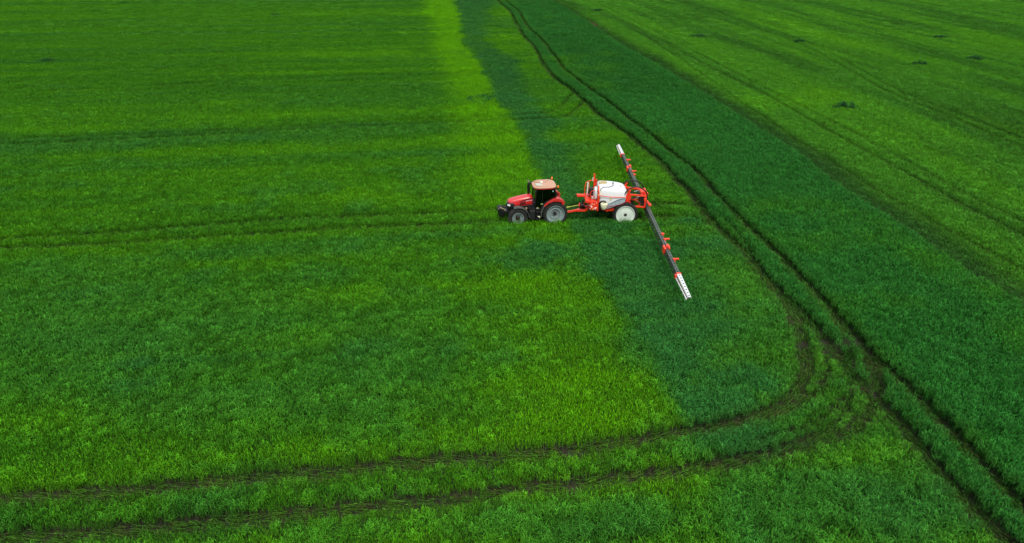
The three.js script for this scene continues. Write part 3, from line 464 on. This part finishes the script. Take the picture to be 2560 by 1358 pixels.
  for (const s of [-1, 1]) { const m = part('mirror', box(1.30, 1.36, 2.22, 2.50, s * 0.86, s * 1.0, 0.03), MAT.black, t); part('mirror_arm', rod([1.25, 2.5, s * 0.7], [1.33, 2.45, s * 0.93], 0.014), MAT.black, m); }
  for (const q of [[-0.18, -0.08, 2.40, 2.50, -0.55, -0.42], [-0.18, -0.08, 2.40, 2.50, 0.42, 0.55], [1.36, 1.44, 2.46, 2.55, -0.5, -0.36], [1.36, 1.5, 2.5, 2.6, 0.4, 0.56]]) part('work_lamp', box(...q, 0.02), MAT.black, t);
  part('grab_rail', bar([0.0, 2.3, -0.68], [-0.30, 2.26, -0.66], 0.03, 0.03), MAT.black, t);
  part('seat', [box(0.25, 0.72, 1.55, 1.67, -0.25, 0.25, 0.05), bar([0.30, 1.6, 0], [0.18, 2.15, 0], 0.46, 0.11, 0.04), box(0.32, 0.75, 1.78, 1.84, -0.36, -0.27, 0.03), box(0.32, 0.4, 1.2, 1.6, -0.2, 0.2, 0.03)], MAT.seat, t);
  part('steering_wheel', [new THREE.TorusGeometry(0.19, 0.016, 8, 28).rotateX(Math.PI / 2).rotateZ(0.5).translate(0.92, 1.86, 0), rod([0.92, 1.85, 0], [1.2, 1.4, 0], 0.03)], MAT.black, t);
  part('window_sticker', box(0.14, 0.20, 2.32, 2.40, -0.733, -0.728, 0.002), std(0x9fd8cc, 0.5), t);
  part('door_handle', box(0.80, 0.97, 1.48, 1.57, -0.775, -0.745, 0.02), std(0x6f8f5c, 0.5), t);
  part('door_sticker', box(1.17, 1.21, 1.22, 1.31, -0.765, -0.755, 0.003), std(0xe8eef4, 0.5), t, 'small white sticker');
  part('door_sticker', box(1.08, 1.145, 1.235, 1.29, -0.765, -0.755, 0.003), MAT.yellow, t, 'small yellow sticker');
  // tank and steps on the left, battery box on the right
  part('fuel_tank', box(1.30, 1.68, 0.48, 1.12, -0.82, -0.36, 0.05), MAT.satin, t);
  part('battery_box', box(1.30, 1.68, 0.5, 1.12, 0.36, 0.8, 0.05), MAT.satin, t);
  for (let i = 0; i < 3; i++) part('step', box(0.92, 1.26, 0.50 + i * 0.24, 0.54 + i * 0.24, -0.86, -0.62, 0.01), MAT.satin, t);
  part('step_frame', [box(0.90, 0.93, 0.45, 1.12, -0.84, -0.64, 0.01), box(1.25, 1.28, 0.45, 1.12, -0.84, -0.64, 0.01), box(0.92, 1.26, 0.48, 1.1, -0.64, -0.6, 0.01)], MAT.black, t);
  part('mud_splash', [new THREE.IcosahedronGeometry(0.07, 1).scale(1, 0.9, 0.2).translate(1.1, 0.72, -0.845), new THREE.IcosahedronGeometry(0.05, 1).scale(1, 1, 0.2).translate(1.03, 0.66, -0.845)], MAT.cream, t);
  part('filler_cap', rod([1.85, 1.14, -0.5], [1.85, 1.22, -0.52], 0.05), MAT.tan, t);
  // rear linkage
  part('drawbar_hitch', box(-0.85, -0.2, 0.5, 0.62, -0.08, 0.08), MAT.satin, t);
  for (const k of [-1, 1]) { const a = part('lower_link', bar([-0.2, 0.85, k * 0.32], [-0.85, 0.62, k * 0.36], 0.05, 0.09), MAT.satin, t); part('lift_rod', rod([-0.2, 1.3, k * 0.3], [-0.65, 0.7, k * 0.34], 0.03), MAT.satin, a); }
}
// ---------------------------------------------------------------- trailed sprayer
{
  const t = thing('trailed_sprayer', 'orange-red trailed crop sprayer with white tank and long folding boom spread across the wheat', 'crop sprayer', 7.35, -41.9, Math.PI);
  const L = -1; // z of the left side, towards which x-y sketches below are drawn
  for (const s of [-1, 1]) wheel('wheel', t, 0, s * 0.84, s, 0.82, 0.32, 0.60, 22, MAT.rimWhite,
    [[0.61, 0.10], [0.62, 0.135], [0.60, 0.15], [0.58, 0.135], [0.565, 0.09], [0.53, 0.06], [0.40, 0.075], [0.25, 0.105], [0.17, 0.12], [0.13, 0.11], [0.0, 0.11]],
    [[0.0, 0.20], [0.035, 0.195], [0.05, 0.17], [0.055, 0.13], [0.10, 0.125], [0.105, 0.11]]);
  part('axle', [rod([0, 0.82, -0.78], [0, 0.82, 0.78], 0.07), box(-0.12, 0.12, 0.7, 1.05, -0.45, 0.45, 0.03)], MAT.satin, t);
  // chassis and drawbar
  const ch = part('chassis', [bar([-0.55, 1.06, -0.55], [2.35, 1.06, -0.55], 0.10, 0.17), bar([-0.55, 1.06, 0.55], [2.35, 1.06, 0.55], 0.10, 0.17), bar([2.3, 1.06, -0.6], [2.3, 1.06, 0.6], 0.1, 0.16), bar([0.6, 1.06, -0.5], [0.6, 1.06, 0.5], 0.1, 0.14), bar([-0.5, 1.06, -0.5], [-0.5, 1.06, 0.5], 0.1, 0.14), box(0.7, 1.25, 0.98, 1.16, -0.7, -0.6, 0.015)], MAT.orange, t);
  part('drawbar', [bar([2.3, 1.02, -0.22], [2.55, 0.80, -0.16], 0.1, 0.15), bar([2.3, 1.02, 0.22], [2.55, 0.80, 0.16], 0.1, 0.15), bar([2.45, 0.80, -0.15], [3.05, 0.77, -0.06], 0.12, 0.13), bar([2.45, 0.80, 0.15], [3.05, 0.77, 0.06], 0.12, 0.13), bar([3.0, 0.77, 0], [3.68, 0.64, 0], 0.14, 0.12)], MAT.orange, t);
  part('hitch_eye', new THREE.TorusGeometry(0.05, 0.022, 8, 18).rotateX(Math.PI / 2).translate(3.74, 0.63, 0), MAT.satin, t);
  // main tank: sections from front to back, underside rising over the wheels
  const S = [[1.80, 0.62, 1.55, 2.42], [1.77, 0.80, 1.42, 2.58], [1.68, 0.90, 1.34, 2.655], [1.45, 0.94, 1.32, 2.665], [1.1, 0.95, 1.36, 2.64], [0.75, 0.945, 1.44, 2.60], [0.45, 0.93, 1.54, 2.55], [0.2, 0.90, 1.64, 2.49], [0.06, 0.84, 1.72, 2.42], [-0.03, 0.72, 1.80, 2.33], [-0.07, 0.55, 1.88, 2.22]];
  const tank = part('tank', loft(S.map(h => section(h[0], h[1], h[2], h[3], 4.6, 0.80, 48))), MAT.white, t, 'white moulded tank');
  // grey side fairing under a rising curved edge
  for (const s of [-1, 1]) {
    const up = [], lo = []; for (let i = 0; i <= 16; i++) { const q = i / 16, x = mix(1.28, 0.10, q); up.push([x, 1.42 + 0.52 * Math.sin(q * Math.PI / 2 * 0.98)]); lo.push([x, 1.26 + 0.46 * Math.pow(q, 1.5)]); }
    const fp = part('side_fairing', plate([...up, ...lo.reverse()], 0.06, 0.02).rotateX(-s * 0.03).translate(0, 0, s * 0.94), MAT.pvc, t);
    for (let i = 0; i < 3; i++) part('fairing_rib', box(0.42 + i * 0.24, 0.445 + i * 0.24, 1.56 - i * 0.05, 1.84 - i * 0.09, s * 0.955, s * 0.985, 0.01), MAT.pvc, fp);
    part('fairing_edge', pipe(up.map(p => [p[0], p[1] + 0.01, s * 0.955]), 0.014, 24, 6), MAT.grey, fp);
    part('hose', pipe([[1.24, 1.39, s * 0.985], [0.9, 1.44, s * 0.99], [0.55, 1.52, s * 0.99], [0.2, 1.62, s * 0.97], [0.02, 1.76, s * 0.88]], 0.017, 24, 6), std(0xa01a22, 0.5), fp, 'thin red hose below the grey side panel');
    part('side_rail', pipe([[1.80, 2.16, s * 0.95], [1.5, 2.12, s * 0.985], [0.9, 2.05, s * 0.985], [0.05, 2.02, s * 0.92]], 0.026, 24, 8), MAT.orange, t);
  }
  const lid = part('tank_lid', [lathe([[0, 0.07], [0.13, 0.07], [0.17, 0.05], [0.19, 0.0], [0.19, -0.06]], 28).translate(1.42, 2.70, 0.02), bar([1.42, 2.775, -0.15], [1.42, 2.775, 0.2], 0.04, 0.03)], MAT.tan, tank, 'tan filler lid');
  part('lid_clamp', box(1.20, 1.26, 2.64, 2.74, -0.04, 0.06), MAT.tan, lid);
  part('lid_clamp', box(1.58, 1.70, 2.62, 2.74, -0.2, 0.1, 0.02), MAT.tan, lid);
  part('tank_hose', pipe([[0.84, 2.64, 0.05], [0.82, 2.66, -0.2], [0.86, 2.65, -0.45], [1.05, 2.62, -0.60], [1.35, 2.63, -0.66], [1.55, 2.62, -0.70], [1.66, 2.52, -0.80], [1.70, 2.42, -0.86]], 0.018, 50, 7), std(0x16204a, 0.5), tank, 'dark blue hose looped over the tank');
  part('tank_vent', rod([0.78, 2.58, 0.1], [0.78, 2.68, 0.1], 0.03), MAT.satin, tank);
  part('tank_vent', rod([0.33, 2.48, -0.25], [0.33, 2.56, -0.25], 0.025), MAT.satin, tank);
  part('warning_sticker', box(0.98, 1.04, 1.84, 1.95, -0.968, -0.955, 0.003).translate(0, 0, 0.002), MAT.yellow, tank, 'small yellow warning sticker');
  part('drain_boss', rod([1.72, 1.96, -0.93], [1.72, 1.96, -0.985], 0.035), MAT.black, tank);
  // clean water tank in front, standing upright
  const fr = [[1.83, 0.2, 1.86, 2.3], [1.85, 0.32, 1.76, 2.46], [1.93, 0.38, 1.72, 2.55], [2.02, 0.36, 1.74, 2.50], [2.07, 0.25, 1.84, 2.38], [2.09, 0.12, 1.95, 2.25]];
  part('rinse_tank', loft(fr.map(h => section(h[0], h[1], h[2], h[3], 2.8, 1))).translate(0, 0, -0.42), MAT.white, t, 'small white upright rinse tank before the main tank');
  // front frame, platform and railings
  part('front_frame', [bar([1.83, 1.1, -0.95], [1.83, 2.50, -0.93], 0.08, 0.08), bar([1.83, 1.1, 0.95], [1.83, 2.50, 0.93], 0.08, 0.08), bar([1.83, 2.5, -0.93], [1.80, 2.68, -0.6], 0.07, 0.07), bar([1.83, 2.5, 0.93], [1.80, 2.68, 0.6], 0.07, 0.07), bar([1.83, 1.68, -0.95], [1.83, 1.68, 0.95], 0.07, 0.09), bar([1.78, 1.7, -0.97], [1.78, 2.3, -0.97], 0.06, 0.07)], MAT.orange, t);
  const pf = part('platform', [box(1.84, 2.60, 1.66, 1.72, -0.72, 0.62, 0.012), bar([2.58, 1.67, -0.7], [2.58, 1.67, 0.6], 0.06, 0.12), bar([1.9, 1.62, -0.70], [2.6, 1.62, -0.70], 0.05, 0.12), bar([2.3, 1.1, -0.5], [2.35, 1.66, -0.5], 0.08, 0.1), bar([2.3, 1.1, 0.45], [2.35, 1.66, 0.45], 0.08, 0.1), bar([2.55, 1.66, 0.3], [2.60, 1.45, 0.28], 0.06, 0.06)], MAT.orange, t);
  part('railing', [pipe([[2.56, 1.70, 0.42], [2.56, 2.3, 0.42], [2.50, 2.52, 0.44], [2.30, 2.62, 0.5], [1.98, 2.64, 0.6]], 0.024, 30), pipe([[2.28, 1.7, 0.5], [2.28, 2.56, 0.5]], 0.022, 6), pipe([[2.56, 2.0, 0.42], [1.9, 2.0, 0.6]], 0.02, 8), pipe([[2.56, 2.3, 0.42], [2.28, 2.3, 0.5]], 0.02, 6)], MAT.orange, t);
  part('railing', [pipe([[2.30, 1.70, -0.66], [2.30, 2.22, -0.66], [2.24, 2.34, -0.66], [2.05, 2.40, -0.68], [1.84, 2.38, -0.75]], 0.024, 30), pipe([[2.30, 2.02, -0.66], [1.84, 2.02, -0.78]], 0.02, 8), pipe([[2.56, 1.70, -0.3], [2.56, 2.02, -0.3], [2.30, 2.08, -0.66]], 0.022, 14)], MAT.orange, t);
  part('level_tube', rod([2.42, 1.76, 0.2], [2.40, 2.62, 0.22], 0.042, 0.042, 12), std(0xdfe8e4, 0.35), t, 'white upright level tube on the platform');
  part('pump_valves', [box(2.15, 2.34, 1.72, 2.02, -0.1, 0.2, 0.03), box(2.02, 2.3, 1.9, 2.26, 0.05, 0.35, 0.04), rod([2.2, 1.75, -0.25], [2.2, 1.95, -0.25], 0.07), pipe([[2.3, 1.8, 0.0], [2.4, 2.1, -0.2], [2.2, 2.25, -0.25], [2.1, 1.9, -0.3]], 0.03, 24)], MAT.black, t);
  part('canister', box(2.06, 2.20, 1.73, 1.92, -0.5, -0.36, 0.03), std(0xcfd2cf, 0.4), t);
  // folded ladder standing on the far side
  const ld = part('folded_ladder', [bar([1.86, 1.2, 0.86], [1.88, 2.55, 0.86], 0.10, 0.16), bar([1.90, 2.5, 0.84], [1.94, 3.02, 0.83], 0.05, 0.10), bar([1.84, 2.45, 0.92], [1.80, 2.2, 0.92], 0.05, 0.08), bar([1.76, 2.62, 0.86], [1.78, 2.2, 0.86], 0.05, 0.07)], MAT.orange, t);
  part('rung', [bar([2.04, 2.58, 0.78], [2.0, 2.76, 0.80], 0.04, 0.05), bar([2.06, 2.52, 0.78], [1.96, 2.56, 0.8], 0.05, 0.06)], MAT.white, ld);
  // control panel on the left with taps and dials
  const cp = part('control_panel', [plate([[1.86, 1.20], [2.32, 1.20], [2.32, 1.60], [2.24, 1.72], [1.86, 1.70]], 0.30, 0.012).translate(0, 0, -0.80)], MAT.orange, t, 'orange-red tap panel with white dials');
  for (const [x, y, r] of [[2.22, 1.38, 0.05], [2.2, 1.58, 0.025], [2.06, 1.56, 0.025], [2.0, 1.30, 0.03], [1.93, 1.32, 0.04], [2.1, 1.25, 0.025], [1.98, 1.22, 0.03], [2.26, 1.48, 0.02], [1.92, 1.64, 0.02], [2.08, 1.56, 0.015]]) part('dial', rod([x, y + 0.0, -0.95], [x, y, -0.985], r, r * 0.85, 12), std(0xf2f2ee, 0.4), cp);
  part('dial', rod([2.15, 1.215, -0.95], [2.15, 1.215, -0.98], 0.03), MAT.yellow, cp, 'yellow tap');
  for (const g of [rod([2.30, 1.45, -0.93], [2.38, 1.47, -0.95], 0.04), rod([2.28, 1.22, -0.95], [2.36, 1.24, -0.95], 0.03), bar([1.86, 1.71, -0.9], [1.96, 1.72, -0.92], 0.03, 0.04)]) part('panel_knob', g, std(0x8a9490, 0.5), cp);
  part('white_bracket', [bar([1.76, 2.70, -0.55], [1.73, 2.3, -0.88], 0.05, 0.05), bar([1.73, 2.3, -0.9], [1.72, 2.18, -0.93], 0.07, 0.06), bar([1.75, 2.22, -0.98], [1.84, 2.20, -0.97], 0.06, 0.06)], MAT.cream, t);
  // chemical hopper on the left
  const hp = part('mixing_hopper', [lathe([[0, -0.24], [0.06, -0.235], [0.13, -0.20], [0.20, -0.06], [0.225, 0.06], [0.23, 0.15], [0.22, 0.18], [0.18, 0.20], [0, 0.21]], 32).scale(1, 1, 0.8).translate(1.44, 1.46, -1.03)], MAT.cream, t, 'cream rounded mixing hopper');
  part('hopper_lid', lathe([[0, 0.03], [0.05, 0.03], [0.07, 0.01], [0.07, 0]], 18).translate(1.44, 1.665, -1.06), MAT.tan, hp);
  part('hopper_hose', pipe([[1.72, 1.5, -0.9], [1.66, 1.72, -0.92], [1.5, 1.78, -0.95], [1.36, 1.74, -0.96], [1.3, 1.62, -0.95]], 0.04, 24), MAT.black, hp);
  part('hopper_arm', [bar([1.44, 1.24, -1.0], [1.40, 1.04, -0.7], 0.08, 0.08), pipe([[1.35, 1.2, -1.05], [1.22, 1.08, -1.0], [1.18, 1.25, -0.98]], 0.014, 16)], MAT.orange, hp);
  part('hopper_pipes', [box(1.60, 1.82, 1.1, 1.68, -0.9, -0.6, 0.05), pipe([[1.7, 1.1, -0.7], [1.5, 0.92, -0.6], [1.2, 0.92, -0.5]], 0.05, 20), box(1.1, 1.7, 0.75, 1.0, -0.4, 0.3, 0.06)], MAT.black, t);
  // front box, cables, pump and drive shaft
  const fb = part('hose_holder', [bar([2.62, 1.80, 0.10], [3.12, 1.84, 0.06], 0.20, 0.06), bar([2.62, 1.76, 0.20], [3.10, 1.78, 0.17], 0.05, 0.12), bar([2.62, 1.76, -0.0], [3.10, 1.78, -0.05], 0.05, 0.12), bar([2.5, 1.62, 0.1], [2.68, 1.78, 0.1], 0.1, 0.08)], MAT.orange, t);
  part('cable', [pipe([[3.08, 1.76, 0.1], [3.24, 1.76, 0.08], [3.32, 1.55, 0.05], [3.36, 1.15, 0.0], [3.52, 0.95, 0.0]], 0.02, 30)], MAT.black, fb);
  part('hose', pipe([[2.7, 1.70, 0.0], [3.06, 1.72, -0.02]], 0.035, 8), MAT.black, fb);
  part('pump', [lathe([[0, -0.16], [0.19, -0.16], [0.2, -0.14], [0.2, 0.14], [0.19, 0.16], [0, 0.16]], 26).rotateZ(Math.PI / 2).translate(2.72, 1.10, -0.02), pipe([[2.62, 1.28, -0.16], [2.72, 1.46, -0.14], [2.6, 1.62, -0.1], [2.42, 1.58, -0.1]], 0.05, 24), ...[0, 1, 2, 3].map(i => new THREE.TorusGeometry(0.19, 0.03, 8, 24).rotateY(Math.PI / 2).translate(2.60 + i * 0.08, 1.10, -0.02))], MAT.black, t);
  part('pump_flange', lathe([[0, 0.04], [0.11, 0.04], [0.145, 0.015], [0.145, -0.05], [0, -0.05]], 24).rotateZ(-Math.PI / 2).translate(2.93, 1.13, -0.02), std(0xd8302c, 0.4), t, 'red round guard on the pump');
  part('drive_shaft', [rod([2.95, 1.13, -0.02], [3.62, 0.99, -0.02], 0.028), rod([3.55, 1.0, -0.02], [3.75, 0.96, -0.02], 0.05)], MAT.lime, t, 'yellow guarded drive shaft to the tractor');
  part('support_leg', [pipe([[2.35, 1.5, -0.3], [2.62, 1.42, -0.28], [2.62, 1.2, -0.26], [2.42, 1.12, -0.3]], 0.022, 20)], MAT.orange, t);
  // lifting frame behind: two parallelograms, mast and box
  for (const k of [-1, 1]) {
    part('lift_arm', [bar([-0.08, 2.12, k * 0.64], [-1.24, 2.00, k * 0.64], 0.09, 0.11)], MAT.orange, t);
    part('lift_arm', [bar([-0.30, 1.30, k * 0.64], [-1.26, 1.24, k * 0.64], 0.09, 0.10)], MAT.orange, t);
    part('pivot_plate', [lathe([[0, 0.03], [0.22, 0.03], [0.24, 0.015], [0.24, -0.015], [0.22, -0.03], [0, -0.03]], 28).rotateX(Math.PI / 2).scale(0.75, 1.25, 1).translate(-0.14, 1.93, k * 0.70), bar([0.02, 2.0, k * 0.72], [-0.06, 1.62, k * 0.72], 0.06, 0.10), bar([-0.06, 2.05, k * 0.70], [-0.20, 2.42, k * 0.70], 0.09, 0.12), bar([-0.2, 2.36, k * 0.70], [-0.2, 2.46, k * 0.70], 0.1, 0.14)], MAT.orange, t);
    const cy = part('lift_cylinder', [rod([0.02, 1.64, k * 0.52], [-0.72, 1.86, k * 0.52], 0.042), rod([-0.5, 1.83, k * 0.52], [-0.56, 1.90, k * 0.52], 0.03)], MAT.black, t);
    part('piston_rod', rod([-0.72, 1.86, k * 0.52], [-1.10, 1.98, k * 0.52], 0.026), MAT.steel, cy);
    part('mast_post', [bar([-1.27, 1.16, k * 0.64], [-1.27, 2.04, k * 0.64], 0.10, 0.12), box(-1.34, -1.16, 1.70, 1.86, k * 0.58, k * 0.72, 0.02)], MAT.orange, t);
    part('hose_arch', pipe([[0.12, 1.72, k * 0.76], [0.13, 2.05, k * 0.74], [0.02, 2.32, k * 0.70], [-0.24, 2.53, k * 0.64], [-0.58, 2.61, k * 0.60], [-0.92, 2.54, k * 0.60], [-1.18, 2.36, k * 0.62], [-1.34, 2.10, k * 0.66], [-1.38, 1.78, k * 0.66]], 0.042, 60, 9), MAT.black, t);
    part('frame_strut', bar([-0.98, 2.02, k * 0.62], [-1.18, 1.99, k * 0.1], 0.08, 0.09), MAT.orange, t);
    part('frame_strut', bar([-0.8, 1.25, k * 0.62], [-1.1, 1.22, 0], 0.07, 0.08), MAT.orange, t);
  }
  part('mast_head', [plate([[-1.02, 2.02], [-1.02, 2.12], [-1.34, 2.20], [-1.38, 2.0], [-1.3, 1.94]], 0.62, 0.02), bar([-1.27, 1.98, -0.6], [-1.27, 1.98, 0.6], 0.1, 0.1), bar([-1.27, 1.2, -0.6], [-1.27, 1.2, 0.6], 0.1, 0.1), box(-1.46, -1.38, 1.94, 2.14, -0.42, -0.28, 0.02), box(-1.44, -1.34, 1.6, 1.7, -0.95, -0.6, 0.02)], MAT.orange, t);
  part('boom_pendulum', [box(-1.5, -1.3, 0.92, 1.30, -0.95, 0.95, 0.03), box(-1.28, -1.05, 1.28, 1.86, -0.5, 0.5, 0.06), bar([-1.36, 1.2, -0.8], [-1.36, 1.62, -0.3], 0.05, 0.06), bar([-1.36, 1.2, 0.8], [-1.36, 1.62, 0.3], 0.05, 0.06), pipe([[-1.2, 1.8, -0.3], [-1.0, 1.5, -0.4], [-1.2, 1.25, -0.5], [-1.45, 1.1, -0.8]], 0.035, 24), pipe([[-1.2, 1.8, 0.3], [-1.0, 1.5, 0.4], [-1.2, 1.25, 0.5], [-1.45, 1.1, 0.8]], 0.035, 24)], MAT.boomDark, t);
  for (const k of [-1, 1]) {
    const c = part('tilt_cylinder', [box(-1.56, -1.38, 1.56, 1.66, k * 0.95, k * 1.28, 0.02), bar([-1.40, 1.66, k * 0.7], [-1.44, 1.62, k * 1.0], 0.06, 0.12)], MAT.orange, t);
    part('ram_foot', rod([-1.52, 1.30, k * 1.22], [-1.53, 1.16, k * 1.24], 0.045), MAT.orange, c);
    part('piston_rod', rod([-1.5, 1.60, k * 1.2], [-1.52, 1.28, k * 1.22], 0.024), MAT.steel, c);
  }
  // boom: three sections each side; a pierced top rail over a lattice and a spray line
  const BX = -1.40, BY = 1.36;
  function boomSection(k, l0, l1, w, drop, fore, mRail, mWeb, taper, label) {
    const put = g => g.applyMatrix4(new THREE.Matrix4().makeBasis(V(0, 0, k), V(k, 0, 0), V(0, 1, 0))).translate(BX, BY, 0);
    const holes = [], n = Math.round((l1 - l0) / 0.30);
    for (let i = 0; i < n; i++) { const c = l0 + (i + 0.5) * (l1 - l0) / n, hl = 0.065, hw = w * 0.22; holes.push([[c - hl, -hw], [c - hl, hw], [c + hl, hw], [c + hl, -hw]]); }
    const e = taper ? w * 0.36 : w / 2;
    const sec = part('boom_section', [put(plate([[l0, -w / 2], [l1 - (taper ? 0.05 : 0), -e], [l1, -e + (taper ? 0.03 : 0)], [l1, e - (taper ? 0.03 : 0)], [l1 - (taper ? 0.05 : 0), e], [l0, w / 2]], 0.03, 0, holes)),
      bar([BX - w / 2 - 0.008, BY - 0.05, k * l0], [BX - e - 0.008, BY - 0.05, k * l1], 0.016, 0.10, 0.005), bar([BX + w / 2 + 0.008, BY - 0.05, k * l0], [BX + e + 0.008, BY - 0.05, k * l1], 0.016, 0.10, 0.005)], mRail, t, label);
    const x1 = BX + fore, d1 = drop * (taper ? 0.55 : 1);
    part('lower_rail', [bar([x1, BY - drop, k * l0], [x1, BY - d1, k * l1], 0.05, 0.05)], mWeb, sec);
    const zig = [], m = Math.round((l1 - l0) / 0.42);
    for (let i = 0; i < m; i++) { const a = l0 + i * (l1 - l0) / m, b = a + (l1 - l0) / m / 2, c = a + (l1 - l0) / m, q = v => mix(drop, d1, (v - l0) / (l1 - l0)); zig.push(rod([BX + w / 2, BY - 0.08, k * a], [x1, BY - q(b), k * b], 0.015, 0.015, 6), rod([x1, BY - q(b), k * b], [BX + w / 2, BY - 0.08, k * c], 0.015, 0.015, 6)); if (!taper) zig.push(rod([BX - w / 2, BY - 0.08, k * a], [x1, BY - q(b), k * b], 0.013, 0.013, 6)); }
    part('lattice', zig, taper ? std(0x8a3a2a, 0.6) : mWeb, sec);
    const sp = [rod([x1, BY - drop - 0.04, k * l0], [x1, BY - d1 - 0.04, k * l1], 0.014, 0.014, 6)], q = Math.round((l1 - l0) / 0.5);
    for (let i = 0; i < q; i++) { const a = l0 + (i + 0.5) * (l1 - l0) / q; sp.push(rod([x1, BY - drop - 0.02, k * a], [x1, BY - drop - 0.10, k * a], 0.02, 0.014, 6)); }
    part('spray_line', sp, taper ? mRail : MAT.boomDark, sec);
    if (!taper) part('boom_hose', pipe(Array.from({ length: 9 }, (_, i) => { const a = mix(l0 + 0.1, l1 - 0.1, i / 8); return [BX + fore * 0.4, BY - 0.15 - 0.05 * (i % 2), k * a]; }), 0.024, 40, 6), MAT.black, sec);
    return sec;
  }
  for (const k of [-1, 1]) {
    const inner = boomSection(k, 1.0, 6.85, 0.19, 0.30, 0.15, MAT.boom, MAT.boomDark, false, 'dark grey inner boom section with pierced top rail');
    const outer = boomSection(k, 7.10, 10.10, 0.17, 0.25, 0.13, MAT.boom, MAT.boomDark, false, 'dark grey outer boom section with pierced top rail');
    const tip = boomSection(k, 10.22, 12.66, 0.19, 0.20, 0.15, MAT.white, MAT.white, true, 'white boom tip with square holes');
    part('boom_hinge', [box(BX - 0.16, BX + 0.02, BY - 0.16, BY + 0.14, k * 6.86, k * 7.08, 0.03), box(BX + 0.04, BX + 0.18, BY - 0.36, BY + 0.04, k * 6.72, k * 7.2, 0.03), bar([BX - 0.08, BY + 0.1, k * 6.8], [BX - 0.1, BY + 0.06, k * 7.3], 0.08, 0.10)], MAT.orange, t, 'orange-red boom hinge');
    part('hinge_ram', rod([BX - 0.02, BY + 0.05, k * 6.2], [BX - 0.06, BY + 0.08, k * 6.85], 0.022), MAT.steel, t);
    part('tip_collar', [box(BX - 0.13, BX + 0.13, BY - 0.15, BY + 0.03, k * 10.08, k * 10.24, 0.02), box(BX + 0.08, BX + 0.2, BY - 0.27, BY - 0.05, k * 10.08, k * 10.3, 0.02)], MAT.orange, t);
    for (const [l, w] of [[5.95, 0.26], [8.55, 0.24], [5.2, 0.1]]) part('boom_rest', [box(BX - 0.12 - w, BX - 0.02, BY + 0.02, BY + 0.09, k * (l - 0.06), k * (l + 0.06), 0.02), box(BX - 0.16, BX - 0.08, BY - 0.2, BY + 0.06, k * (l - 0.08), k * (l + 0.12), 0.02)], MAT.orange, t);
  }
}
renderer.render(scene, camera);
